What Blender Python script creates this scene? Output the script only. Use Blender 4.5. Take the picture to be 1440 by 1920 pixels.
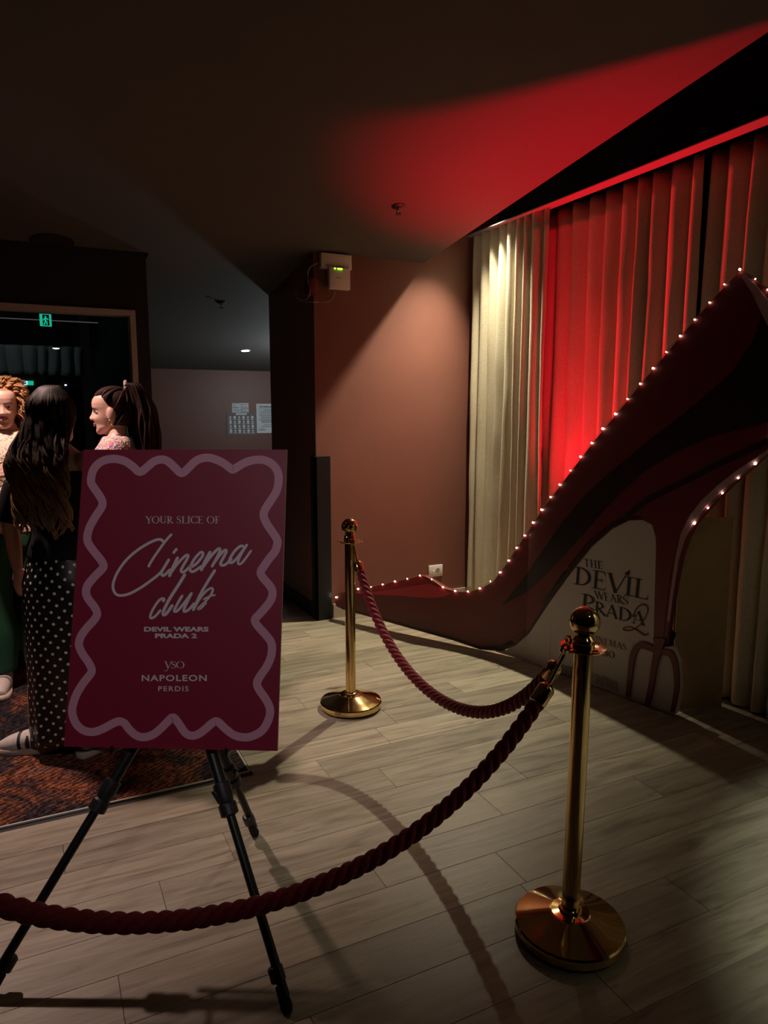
import bpy, bmesh, math, random
from math import sin, cos, pi, radians, sqrt, atan2, exp
from mathutils import Vector, Matrix, noise as mnoise
from mathutils.geometry import tessellate_polygon
random.seed(7)
SC = bpy.context.scene
for o in list(bpy.data.objects): bpy.data.objects.remove(o)
COL = SC.collection
# ------------------------------------------------------------------ camera
# room axes: X runs along the brown wall (to the right), Y along the curtain (into the distance)
CAM_H, FPX, YAW, PITCH = 1.5, 1331.0, radians(-26.077), math.atan(190/1331)
cd = bpy.data.cameras.new('camera'); cam = bpy.data.objects.new('camera', cd); COL.objects.link(cam)
cd.sensor_fit = 'VERTICAL'; cd.sensor_height = 36; cd.lens = 36*FPX/1920; cd.clip_start = .05; cd.clip_end = 60
cam.location = (0, 0, CAM_H); cam.rotation_euler = (pi/2-PITCH, 0, YAW)
SC.camera = cam
# ------------------------------------------------------------------ world, exposure
SC.view_settings.view_transform = 'Standard'; SC.view_settings.look = 'None'
SC.view_settings.exposure = 0.0; SC.view_settings.gamma = 1; SC.view_settings.use_curve_mapping = False
w = bpy.data.worlds.new('world'); SC.world = w; w.use_nodes = True
w.node_tree.nodes['Background'].inputs[0].default_value = (.9, .8, .7, 1)
w.node_tree.nodes['Background'].inputs[1].default_value = 0.0015
try:
    SC.cycles.use_denoising = True; SC.cycles.sample_clamp_indirect = 4; SC.cycles.max_bounces = 6
    SC.cycles.caustics_reflective = False; SC.cycles.caustics_refractive = False
except Exception: pass
# ------------------------------------------------------------------ lamps of the place and added fill lights
def spot(name, loc, target, power, color, angle, blend=.3, radius=.04):
    l = bpy.data.lights.new(name, 'SPOT'); l.energy = power; l.color = color; l.spot_size = radians(angle)
    l.spot_blend = blend; l.shadow_soft_size = radius
    o = bpy.data.objects.new(name, l); COL.objects.link(o); o.location = loc
    o.rotation_euler = (Vector(target)-Vector(loc)).to_track_quat('-Z', 'Y').to_euler(); return o
def point(name, loc, power, color, radius=.04):
    l = bpy.data.lights.new(name, 'POINT'); l.energy = power; l.color = color; l.shadow_soft_size = radius
    o = bpy.data.objects.new(name, l); COL.objects.link(o); o.location = loc; return o
# white downlight in the curtain recess, close to the brown wall
spot('recess_downlight_far', (2.90, 4.30, 2.99), (1.98, 4.04, 0), 460, (1, .89, .64), 80, 1.0, .025)
# its neighbour further along the recess, out of frame to the right
spot('recess_downlight_near', (2.80, .50, 3.12), (2.92, .16, 0), 200, (.93, .97, .80), 61, .30, .02)
# red uplight standing on the floor behind the shoe standee
spot('red_uplight', (2.93, 3.50, .09), (2.76, 3.15, 2.7), 700, (1, .0, .022), 60, 1.0, .03)
# warm downlight over the group of women
spot('foyer_downlight', (-.40, 3.62, 2.64), (-.10, 3.50, 0), 200, (1, .70, .62), 80, .6, .04)
# unseen fill spots added behind the camera for the sign and the foreground
spot('sign_fill_spot', (-.5, -.9, 3.25), (.30, 2.0, .95), 85, (1, .86, .90), 25, .7, .08)
spot('foreground_fill_spot', (1.6, -.6, 3.25), (1.2, 1.2, .0), 4.0, (1, .92, .85), 110, .6, .08)
# unseen point light added behind the column to brighten the corridor
point('corridor_fill_point', (2.75, 7.1, 1.72), 26, (.80, .95, 1.0), .06)
# unseen spot added beyond the opening so the drape shows in the dark
spot('back_room_fill_spot', (-.6, 8.6, 2.8), (-.4, 9.6, 1.9), 5, (.8, .95, .95), 120, .5, .05)

# ------------------------------------------------------------------ photograph geometry -> places in the room
_R = Vector((cos(YAW), sin(YAW), 0)); _H = Vector((-sin(YAW), cos(YAW), 0))
_F = _H*cos(PITCH)-Vector((0, 0, 1))*sin(PITCH); _U = _H*sin(PITCH)+Vector((0, 0, 1))*cos(PITCH)
_C = Vector((0, 0, CAM_H))
def ray(x, y): return _R*((x-720)/FPX)+_U*((960-y)/FPX)+_F
def at(x, y, d): return _C+ray(x, y)*d
def on(x, y, n, p):
    r = ray(x, y); n = Vector(n); return _C+r*((Vector(p)-_C).dot(n)/r.dot(n))
def fl(x, y, z=0): return on(x, y, (0, 0, 1), (0, 0, z))
# ------------------------------------------------------------------ helpers
ORG = {}
class MB:
    def __init__(s): s.v = []; s.f = []; s.uv = None
    def add(s, vs, fs):
        b = len(s.v); s.v += [Vector(q) for q in vs]; s.f += [tuple(i+b for i in f) for f in fs]; return s
    def box(s, a, b, bev=0):
        x0, y0, z0 = a; x1, y1, z1 = b
        if bev:
            bm = bmesh.new(); bmesh.ops.create_cube(bm, size=1)
            for v in bm.verts: v.co = Vector(((x0+x1)/2+v.co.x*(x1-x0), (y0+y1)/2+v.co.y*(y1-y0), (z0+z1)/2+v.co.z*(z1-z0)))
            bmesh.ops.bevel(bm, geom=list(bm.edges), offset=bev, segments=2, affect='EDGES', profile=.5)
            s.addbm(bm); return s
        return s.add([(x0,y0,z0),(x1,y0,z0),(x1,y1,z0),(x0,y1,z0),(x0,y0,z1),(x1,y0,z1),(x1,y1,z1),(x0,y1,z1)],
                     [(0,3,2,1),(4,5,6,7),(0,1,5,4),(1,2,6,5),(2,3,7,6),(3,0,4,7)])
    def addbm(s, bm):
        bm.verts.index_update(); s.add([v.co.copy() for v in bm.verts], [[v.index for v in f.verts] for f in bm.faces]); bm.free()
    def tube(s, path, r, n=8, caps=True, sq=1.0, up=None):
        path = [Vector(p) for p in path]; m = len(path)
        rs = r if isinstance(r, (list, tuple)) else [r]*m
        b = len(s.v); prev = None
        for i, p in enumerate(path):
            t = (path[min(i+1, m-1)]-path[max(i-1, 0)])
            if t.length < 1e-9: t = Vector((0, 0, 1))
            t.normalize()
            if prev is None:
                a = Vector(up) if up else (Vector((0, 0, 1)) if abs(t.z) < .9 else Vector((1, 0, 0)))
                prev = (a-t*a.dot(t)).normalized()
            else:
                prev = prev-t*prev.dot(t)
                prev = prev.normalized() if prev.length > 1e-6 else t.orthogonal().normalized()
            q = t.cross(prev)
            for k in range(n):
                an = 2*pi*k/n; s.v.append(p+prev*cos(an)*rs[i]+q*sin(an)*rs[i]*sq)
        for i in range(m-1):
            for k in range(n):
                k2 = (k+1) % n; s.f.append((b+i*n+k, b+i*n+k2, b+(i+1)*n+k2, b+(i+1)*n+k))
        if caps:
            s.f.append(tuple(b+k for k in reversed(range(n)))); s.f.append(tuple(b+(m-1)*n+k for k in range(n)))
        return s
    def lathe(s, prof, n=32, c=(0, 0, 0)):
        b = len(s.v); c = Vector(c)
        for (r, z) in prof:
            for k in range(n):
                a = 2*pi*k/n; s.v.append(c+Vector((r*cos(a), r*sin(a), z)))
        for i in range(len(prof)-1):
            for k in range(n):
                k2 = (k+1) % n; s.f.append((b+i*n+k, b+i*n+k2, b+(i+1)*n+k2, b+(i+1)*n+k))
        s.f.append(tuple(b+k for k in reversed(range(n)))); s.f.append(tuple(b+(len(prof)-1)*n+k for k in range(n)))
        return s
    def sphere(s, c, r, n=12, m=8):
        c = Vector(c); R = r if isinstance(r, (tuple, list)) else (r, r, r)
        b = len(s.v)
        for i in range(1, m):
            th = pi*i/m
            for k in range(n):
                a = 2*pi*k/n; s.v.append(c+Vector((R[0]*sin(th)*cos(a), R[1]*sin(th)*sin(a), R[2]*cos(th))))
        for i in range(m-2):
            for k in range(n):
                k2 = (k+1) % n; s.f.append((b+i*n+k, b+(i+1)*n+k, b+(i+1)*n+k2, b+i*n+k2))
        t = len(s.v); s.v += [c+Vector((0, 0, R[2])), c-Vector((0, 0, R[2]))]
        for k in range(n):
            k2 = (k+1) % n; s.f.append((t, b+k, b+k2)); s.f.append((t+1, b+(m-2)*n+k2, b+(m-2)*n+k))
        return s
    def loft(s, rings, caps=True):
        b = len(s.v); n = len(rings[0])
        for r in rings: s.v += [Vector(q) for q in r]
        for i in range(len(rings)-1):
            for k in range(n):
                k2 = (k+1) % n; s.f.append((b+i*n+k, b+i*n+k2, b+(i+1)*n+k2, b+(i+1)*n+k))
        if caps:
            s.f.append(tuple(b+k for k in reversed(range(n)))); s.f.append(tuple(b+(len(rings)-1)*n+k for k in range(n)))
        return s
    def xf(s, fn): s.v = [Vector(fn(q)) for q in s.v]; return s
    def build(s, name, mat, parent=None, smooth=False, fix=True):
        org = ORG.get(parent, Vector((0, 0, 0))) if parent else Vector((0, 0, 0))
        me = bpy.data.meshes.new(name); me.from_pydata([q-org for q in s.v], [], s.f)
        if fix:
            bm = bmesh.new(); bm.from_mesh(me); bmesh.ops.recalc_face_normals(bm, faces=bm.faces); bm.to_mesh(me); bm.free()
        if mat: me.materials.append(mat)
        if smooth:
            me.polygons.foreach_set('use_smooth', [True]*len(me.polygons))
            if smooth != True: me.set_sharp_from_angle(angle=radians(smooth))
        me.update()
        o = bpy.data.objects.new(name, me); COL.objects.link(o)
        if parent: o.parent = parent; ORG[o] = org
        else: ORG[o] = Vector((0, 0, 0))
        return o
def tag(o, label, cat, group=None):
    o['label'] = label; o['category'] = cat
    if group: o['group'] = group
    return o
def thing(name, label, cat, loc=(0, 0, 0), group=None):
    o = bpy.data.objects.new(name, None); COL.objects.link(o); o.location = loc; o.empty_display_size = .1
    ORG[o] = Vector(loc); return tag(o, label, cat, group)
def struct(o): o['kind'] = 'structure'; return o
def copy_tree(o, parent=None):
    c = o.copy(); COL.objects.link(c); c.parent = parent
    for ch in o.children: copy_tree(ch, c)
    return c
# ------------------------------------------------------------------ materials
def nodes(name):
    m = bpy.data.materials.new(name); m.use_nodes = True
    nt = m.node_tree; return m, nt, nt.nodes['Principled BSDF']
def mat(name, col, rough=.6, metal=0, var=.0, scale=8, bump=0, bscale=60, emit=0, ecol=None, spec=.5, sheen=0):
    m, nt, p = nodes(name); p.inputs['Base Color'].default_value = (*col, 1); p.inputs['Roughness'].default_value = rough
    p.inputs['Metallic'].default_value = metal; p.inputs['Specular IOR Level'].default_value = spec
    if sheen: p.inputs['Sheen Weight'].default_value = sheen
    tc = nt.nodes.new('ShaderNodeTexCoord')
    if var:
        n = nt.nodes.new('ShaderNodeTexNoise'); n.inputs['Scale'].default_value = scale; n.inputs['Detail'].default_value = 5
        nt.links.new(tc.outputs['Object'], n.inputs['Vector'])
        r = nt.nodes.new('ShaderNodeValToRGB'); nt.links.new(n.outputs['Fac'], r.inputs['Fac'])
        r.color_ramp.elements[0].position = .3; r.color_ramp.elements[1].position = .7
        r.color_ramp.elements[0].color = (*[c*(1-var) for c in col], 1); r.color_ramp.elements[1].color = (*[min(1, c*(1+var)) for c in col], 1)
        nt.links.new(r.outputs['Color'], p.inputs['Base Color'])
    if bump:
        n = nt.nodes.new('ShaderNodeTexNoise'); n.inputs['Scale'].default_value = bscale; n.inputs['Detail'].default_value = 3
        nt.links.new(tc.outputs['Object'], n.inputs['Vector'])
        b = nt.nodes.new('ShaderNodeBump'); b.inputs['Strength'].default_value = bump; b.inputs['Distance'].default_value = .01
        nt.links.new(n.outputs['Fac'], b.inputs['Height']); nt.links.new(b.outputs['Normal'], p.inputs['Normal'])
    if emit:
        p.inputs['Emission Color'].default_value = (*(ecol or col), 1); p.inputs['Emission Strength'].default_value = emit
    return m
def wood_mat():
    m, nt, p = nodes('pale_oak_plank'); N = nt.nodes.new; L = nt.links.new
    g = N('ShaderNodeNewGeometry'); oi = N('ShaderNodeObjectInfo')
    sc = N('ShaderNodeVectorMath'); sc.operation = 'MULTIPLY'; sc.inputs[1].default_value = (1.6, 15, 1); L(g.outputs['Position'], sc.inputs[0])
    off = N('ShaderNodeVectorMath'); off.operation = 'ADD'; L(sc.outputs[0], off.inputs[0])
    mu = N('ShaderNodeMath'); mu.operation = 'MULTIPLY'; mu.inputs[1].default_value = 90; L(oi.outputs['Random'], mu.inputs[0])
    cx = N('ShaderNodeCombineXYZ'); L(mu.outputs[0], cx.inputs[2]); L(mu.outputs[0], cx.inputs[0]); L(cx.outputs[0], off.inputs[1])
    n1 = N('ShaderNodeTexNoise'); n1.inputs['Scale'].default_value = 1.5; n1.inputs['Detail'].default_value = 8; n1.inputs['Roughness'].default_value = .62; n1.inputs['Distortion'].default_value = .8
    L(off.outputs[0], n1.inputs['Vector'])
    r1 = N('ShaderNodeValToRGB'); L(n1.outputs['Fac'], r1.inputs['Fac'])
    e = r1.color_ramp.elements; e[0].position = .30; e[0].color = (.16, .135, .095, 1); e[1].position = .62; e[1].color = (.36, .32, .235, 1)
    k = e.new(.45); k.color = (.27, .235, .17, 1)
    n2 = N('ShaderNodeTexNoise'); n2.inputs['Scale'].default_value = 1.7; n2.inputs['Detail'].default_value = 4
    sc2 = N('ShaderNodeVectorMath'); sc2.operation = 'MULTIPLY'; sc2.inputs[1].default_value = (3.2, 11, 1); L(g.outputs['Position'], sc2.inputs[0])
    of2 = N('ShaderNodeVectorMath'); of2.operation = 'ADD'; L(sc2.outputs[0], of2.inputs[0]); L(cx.outputs[0], of2.inputs[1]); L(of2.outputs[0], n2.inputs['Vector'])
    r2 = N('ShaderNodeValToRGB'); L(n2.outputs['Fac'], r2.inputs['Fac'])
    r2.color_ramp.elements[0].position = .66; r2.color_ramp.elements[0].color = (1, 1, 1, 1)
    r2.color_ramp.elements[1].position = .78; r2.color_ramp.elements[1].color = (.35, .3, .25, 1)
    mx = N('ShaderNodeMix'); mx.data_type = 'RGBA'; mx.blend_type = 'MULTIPLY'; mx.inputs[0].default_value = 1
    L(r1.outputs['Color'], mx.inputs[6]); L(r2.outputs['Color'], mx.inputs[7])
    br = N('ShaderNodeMapRange'); br.inputs[3].default_value = .78; br.inputs[4].default_value = 1.12; L(oi.outputs['Random'], br.inputs[0])
    m2 = N('ShaderNodeMix'); m2.data_type = 'RGBA'; m2.blend_type = 'MULTIPLY'; m2.inputs[0].default_value = 1
    L(mx.outputs[2], m2.inputs[6]); L(br.outputs[0], m2.inputs[7]); L(m2.outputs[2], p.inputs['Base Color'])
    rr = N('ShaderNodeMapRange'); rr.inputs[3].default_value = .30; rr.inputs[4].default_value = .52; L(n1.outputs['Fac'], rr.inputs[0]); L(rr.outputs[0], p.inputs['Roughness'])
    b = N('ShaderNodeBump'); b.inputs['Strength'].default_value = .25; b.inputs['Distance'].default_value = .004; L(n1.outputs['Fac'], b.inputs['Height']); L(b.outputs[0], p.inputs['Normal'])
    return m
def carpet_mat():
    m, nt, p = nodes('patterned_carpet'); N = nt.nodes.new; L = nt.links.new
    g = N('ShaderNodeNewGeometry'); mp = N('ShaderNodeMapping'); mp.inputs['Rotation'].default_value = (0, 0, .5); mp.inputs['Scale'].default_value = (1.1, 3.2, 1)
    L(g.outputs['Position'], mp.inputs['Vector'])
    wv = N('ShaderNodeTexWave'); wv.wave_type = 'BANDS'; wv.inputs['Scale'].default_value = 7; wv.inputs['Distortion'].default_value = 9; wv.inputs['Detail'].default_value = 5; wv.inputs['Detail Scale'].default_value = 1.6
    L(mp.outputs[0], wv.inputs['Vector'])
    n = N('ShaderNodeTexNoise'); n.inputs['Scale'].default_value = 2.2; n.inputs['Detail'].default_value = 8; n.inputs['Roughness'].default_value = .68; n.inputs['Distortion'].default_value = 1.2; L(g.outputs['Position'], n.inputs['Vector'])
    r = N('ShaderNodeValToRGB'); L(n.outputs['Fac'], r.inputs['Fac'])
    e = r.color_ramp.elements; e[0].position = .34; e[0].color = (.020, .018, .024, 1); e[1].position = .74; e[1].color = (.46, .27, .11, 1)
    for pos, c in ((.46, (.06, .046, .05)), (.52, (.20, .08, .05)), (.57, (.38, .13, .055)), (.64, (.16, .12, .11))): k = e.new(pos); k.color = (*c, 1)
    r2 = N('ShaderNodeValToRGB'); L(wv.outputs['Fac'], r2.inputs['Fac']); r2.color_ramp.elements[0].position = .25; r2.color_ramp.elements[0].color = (.28, .25, .27, 1); r2.color_ramp.elements[1].position = .6
    n3 = N('ShaderNodeTexNoise'); n3.inputs['Scale'].default_value = 130; n3.inputs['Detail'].default_value = 2; L(g.outputs['Position'], n3.inputs['Vector'])
    r3 = N('ShaderNodeValToRGB'); L(n3.outputs['Fac'], r3.inputs['Fac']); r3.color_ramp.elements[0].position = .38; r3.color_ramp.elements[0].color = (.3, .25, .25, 1); r3.color_ramp.elements[1].position = .58
    a = N('ShaderNodeMix'); a.data_type = 'RGBA'; a.blend_type = 'MULTIPLY'; a.inputs[0].default_value = 1; L(r.outputs[0], a.inputs[6]); L(r2.outputs[0], a.inputs[7])
    b = N('ShaderNodeMix'); b.data_type = 'RGBA'; b.blend_type = 'MULTIPLY'; b.inputs[0].default_value = .9; L(a.outputs[2], b.inputs[6]); L(r3.outputs[0], b.inputs[7])
    L(b.outputs[2], p.inputs['Base Color']); p.inputs['Roughness'].default_value = .95; p.inputs['Specular IOR Level'].default_value = .1
    bu = N('ShaderNodeBump'); bu.inputs['Strength'].default_value = .7; bu.inputs['Distance'].default_value = .006; L(n3.outputs['Fac'], bu.inputs['Height']); L(bu.outputs[0], p.inputs['Normal'])
    return m
def cloth_mat(name, col, scale=420, bump=.25, rough=.8, sheen=.2):
    m, nt, p = nodes(name); N = nt.nodes.new; L = nt.links.new
    p.inputs['Base Color'].default_value = (*col, 1); p.inputs['Roughness'].default_value = rough; p.inputs['Sheen Weight'].default_value = sheen; p.inputs['Specular IOR Level'].default_value = .2
    tc = N('ShaderNodeTexCoord'); n = N('ShaderNodeTexNoise'); n.inputs['Scale'].default_value = scale; n.inputs['Detail'].default_value = 2; L(tc.outputs['Object'], n.inputs['Vector'])
    b = N('ShaderNodeBump'); b.inputs['Strength'].default_value = bump; b.inputs['Distance'].default_value = .004; L(n.outputs['Fac'], b.inputs['Height']); L(b.outputs[0], p.inputs['Normal'])
    r = N('ShaderNodeValToRGB'); L(n.outputs['Fac'], r.inputs['Fac']); r.color_ramp.elements[0].position = .3; r.color_ramp.elements[1].position = .7
    r.color_ramp.elements[0].color = (*[c*.8 for c in col], 1); r.color_ramp.elements[1].color = (*[min(1, c*1.12) for c in col], 1); L(r.outputs[0], p.inputs['Base Color'])
    return m
M = {}
M['wood'] = wood_mat(); M['carpet'] = carpet_mat()
M['brown'] = mat('terracotta_brown_wall_paint', (.20, .077, .057), .5, var=.05, scale=3, bump=.05, bscale=220)
M['ceil'] = mat('dark_ceiling_paint', (.10, .085, .08), .8, var=.04, scale=2)
M['black'] = mat('matt_black_paint', (.012, .011, .011), .6)
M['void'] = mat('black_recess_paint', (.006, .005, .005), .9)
M['blackmetal'] = mat('black_powder_coated_metal', (.010, .010, .011), .42, .3)
M['blackplastic'] = mat('black_plastic', (.012, .012, .013), .5)
M['skirt'] = mat('pale_grey_skirting', (.45, .43, .36), .5)
M['brass'] = mat('polished_brass', (.74, .52, .24), .10, 1, var=.06, scale=14)
M['felt'] = mat('black_felt', (.01, .01, .01), .95)
M['rope'] = cloth_mat('burgundy_rope_yarn', (.30, .014, .030), 260, .6, .55)
M['curtain'] = cloth_mat('cream_curtain_cloth', (.66, .60, .44), 190, .5)
M['trim'] = mat('pelmet_rail_white', (.24, .20, .19), .6)
M['chrome'] = mat('satin_aluminium', (.55, .54, .52), .3, 1)
M['white'] = mat('white_plastic', (.78, .76, .72), .4)
M['paper'] = mat('white_paper', (.80, .80, .80), .8)
M['ink'] = mat('black_ink', (.012, .012, .014), .6)
M['greyink'] = mat('grey_ink', (.22, .21, .25), .7)
M['redink'] = mat('dark_red_ink', (.20, .012, .022), .6)
M['white_board'] = mat('white_printed_board', (.60, .54, .56), .55)
M['kraft'] = mat('kraft_cardboard', (.42, .28, .15), .8, var=.08, scale=20)
# ------------------------------------------------------------------ setting
CZ = lambda u: 2.561+.1388*(4.681-u)          # height of the sloping ceiling
UB, VC0, VS, VCUR = 4.681, 1.760, 2.614, 3.02   # brown wall, its corner, ceiling edge, curtain
def slab(name, x0, x1, y0, y1, z0, z1, m): return struct(MB().box((x0, y0, z0), (x1, y1, z1)).build(name, m))
floor = slab('floor', -6, 5.2, -2.5, 10.6, -.12, -.004, M['black'])
# floorboards: 175 mm wide, laid along the brown wall, each one a piece of its own
PW, PL, GAP = .175, 1.22, .0007
def plank_mesh(x0, x1, y0, y1):
    b = .0008; z = -.0004; z1 = -.0025
    mb = MB(); mb.add([(x0,y0,z1),(x1,y0,z1),(x1,y1,z1),(x0,y1,z1),(x0+b,y0+b,z),(x1-b,y0+b,z),(x1-b,y1-b,z),(x0+b,y1-b,z)],
                      [(4,5,6,7),(0,1,5,4),(1,2,6,5),(2,3,7,6),(3,0,4,7)])
    return mb
def row_spans(u):
    if u < UB-.001: return [(-2.3 if u < 2.74 else .73, 3.18)]
    return [(.73, 1.755 if u < 5.70 else 4.2)]
k0 = {2.376: 1.22, 2.026: 1.49, 1.851: .915}
shared = {}
for k in range(-12, 40):
    y0 = 1.851+.175*k; y1 = y0+PW
    if y0 < -.4 or y1 > 8.85: continue
    cuts = [(y0, y1)]
    for lim in (2.755, UB+.01, 5.71):
        if y0 < lim < y1: cuts = [(y0, lim), (lim, y1)]
    off = next((v for q, v in k0.items() if abs(q-y0) < .02), None)
    if off is None: off = random.uniform(0, PL)
    for (ya, yb) in cuts:
        for (xa, xb) in row_spans((ya+yb)/2):
            x = off-PL*6
            while x < xb:
                a, b = max(x, xa), min(x+PL, xb); x += PL
                if b-a < .03: continue
                key = (round(b-a, 4), round(yb-ya, 4))
                if key not in shared:
                    o = plank_mesh(GAP/2, b-a-GAP/2, GAP/2, yb-ya-GAP/2).build('plank', M['wood'], floor, fix=False); shared[key] = o.data
                else:
                    o = bpy.data.objects.new('plank', shared[key]); COL.objects.link(o); o.parent = floor
                o.location = (a, ya, 0)
car = struct(MB().box((-6, 2.762, -.003), (.718, 10.5, .004)).build('floor_carpet', M['carpet']))
cs = struct(MB().box((-6, 2.754, -.003), (.725, 2.7625, .005), .001).box((.7175, 2.754, -.003), (.726, 5.0, .005), .001).build('trim_1', M['skirt']))
# sloping ceiling of the foyer and corridor, open along the curtain recess
def slope(name, x0, x1, y0, y1, m, th=.10):
    mb = MB(); mb.add([(x0,y0,CZ(y0)),(x1,y0,CZ(y0)),(x1,y1,CZ(y1)),(x0,y1,CZ(y1)),(x0,y0,CZ(y0)+th),(x1,y0,CZ(y0)+th),(x1,y1,CZ(y1)+th),(x0,y1,CZ(y1)+th)],
      [(0,1,2,3),(7,6,5,4),(0,4,5,1),(1,5,6,2),(2,6,7,3),(3,7,4,0)]); return struct(mb.build(name, m))
slope('ceiling', -6, VS, -2.5, UB, M['ceil'])
slope('ceiling_corridor', .74, 4.4, UB+.001, 8.8, M['ceil'])
slope('ceiling_front_left', -6, .74, UB+.001, 5.0, M['ceil'])
slab('ceiling_recess', VS-.05, 3.4, -2.5, UB, 3.55, 3.62, M['void'])
struct(MB().add([(VS,-2.5,CZ(-2.5)+.1),(VS,UB,CZ(UB)+.1),(VS,UB,3.55),(VS,-2.5,3.55),(VS-.03,-2.5,CZ(-2.5)+.1),(VS-.03,UB,CZ(UB)+.1),(VS-.03,UB,3.55),(VS-.03,-2.5,3.55)],
  [(0,1,2,3),(7,6,5,4),(0,4,5,1),(1,5,6,2),(2,6,7,3),(3,7,4,0)]).build('wall_recess', M['void']))
# the brown wall is the front of a column; its left side runs back into the corridor
slab('wall_back', VC0, 3.30, UB, 5.709, 0, 3.6, M['brown'])
slab('wall_right', 3.26, 3.30, -2.5, UB, 0, 3.6, M['void'])
slab('wall_left', -6.1, -6, -2.5, 10.6, 0, 3.6, M['void'])
slab('wall_front', -6.1, 3.3, -2.6, -2.5, 0, 3.7, M['void'])
slab('wall_corridor_end', .70, 4.4, 8.80, 8.9, 0, 2.7, M['brown'])
slab('wall_corridor_right', 4.4, 4.5, 5.0, 8.9, 0, 2.7, M['brown'])
slab('wall_corridor_back', 3.3, 4.4, 5.60, 5.709, 0, 2.7, M['brown'])
slab('wall_corridor_left', .62, .72, 5.08, 8.8, 0, 2.9, M['black'])
slab('baseboard_back', VC0+.115, 3.2, UB-.014, UB, 0, .105, M['skirt'])
slab('baseboard_column', VC0-.014, VC0, UB, 5.709, 0, .10, M['black'])
# black angle strip protecting the corner
struct(MB().box((VC0-.022, UB-.024, 0), (VC0+.100, UB-.001, 1.185), .003).box((VC0-.022, UB-.024, 0), (VC0-.001, UB+.06, 1.185), .003).build('trim_2', M['blackmetal']))
# wall with the framed opening on the left
FO = .637; FT = 2.146
slab('wall_opening', FO, .72, 5.0, 5.08, 0, 3.0, M['black'])
slab('wall_opening_top', -6, FO, 5.0, 5.08, FT, 3.0, M['black'])
fw = .036
dr = struct(MB().box((-5.0, 4.975, FT-fw), (FO, 5.10, FT), .003).box((FO-fw, 4.975, 0), (FO, 5.10, FT-fw), .003).build('door_1', mat('pale_grey_frame_paint', (.52, .47, .46), .5)))
# dark room beyond the opening
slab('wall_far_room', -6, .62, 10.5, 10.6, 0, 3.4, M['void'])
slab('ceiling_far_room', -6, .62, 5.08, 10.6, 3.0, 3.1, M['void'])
# pelmet rail above the curtain
struct(MB().box((2.965, -2.4, 2.775), (3.055, UB-.002, 2.785), .002).build('trim_3', M['trim']))
# ------------------------------------------------------------------ curtain panels
def curtain(name, ya, yb, x0, z0, z1, seed, label, cat='curtain', m=None, amp=.058, pitch=.113, group=None, lean=.10, rows=22, along='y'):
    rnd = random.Random(seed); mb = MB(); n = int(abs(yb-ya)/.006)
    ks = []; p = 0.0
    while p < abs(yb-ya)+.3: ks.append(p); p += pitch*rnd.uniform(.72, 1.3)
    amps = [amp*rnd.uniform(.65, 1.25) for _ in ks]
    grid = []
    for r in range(rows+1):
        t = r/rows; z = z0+(z1-z0)*t; row = []
        for i in range(n+1):
            s = abs(yb-ya)*i/n
            q = s+lean*(1-t)*.35*sin(1.3*s+seed)+.012*sin(9*s+4*t+seed)*(1-t)
            q = max(0, q); j = 0
            while j+2 < len(ks) and ks[j+1] <= q: j += 1
            f = (q-ks[j])/(ks[j+1]-ks[j]) if j+1 < len(ks) else 0
            a = amps[j]*(1-f)+amps[min(j+1, len(amps)-1)]*f
            wv = abs(sin(pi*f))**.75                       # pinch pleats: rounded belly, tight valley
            d = -a*wv*(1.0+.35*(1-t))+.010*sin(23*q+5*t)*(1-t)+.006*mnoise.noise(Vector((q*14, z*3.5, seed)))
            if t < .04: d *= 1
            row.append((d, s, z))
        grid.append(row)
    vs = []; fs = []
    for row in grid:
        for (d, s, z) in row:
            vs.append((x0+d, yb-s, z) if along == 'y' else (ya+s, x0+d, z))
    for r in range(rows):
        for i in range(n):
            a = r*(n+1)+i; fs.append((a, a+1, a+n+2, a+n+1))
    o = mb.add(vs, fs).build(name, m or M['curtain'], smooth=True, fix=False)
    md = o.modifiers.new('thickness', 'SOLIDIFY'); md.thickness = .004; md.offset = 1 if along == 'y' else -1
    return tag(o, label, cat, group)
G = 'floor length curtain panels on the right wall'
curtain('curtain', 3.78, UB-.03, 3.06, .012, 2.785, 3, 'cream pleated curtain panel hanging beside the brown wall', group=G, pitch=.105)
curtain('curtain', 2.70, 3.98, 3.175, .012, 2.785, 5, 'pleated curtain panel glowing red above the middle of the giant shoe', group=G, pitch=.118, amp=.07)
curtain('curtain', 1.10, 2.714, 3.213, .012, 2.785, 8, 'dark end of the pleated curtain behind the heel of the giant shoe', group=G, pitch=.118, amp=.075)
curtain('curtain', -2.3, 1.095, 3.15, .012, 2.785, 11, 'pleated curtain panel carrying on past the shoe out of the picture', group=G, pitch=.115, rows=8)
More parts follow.
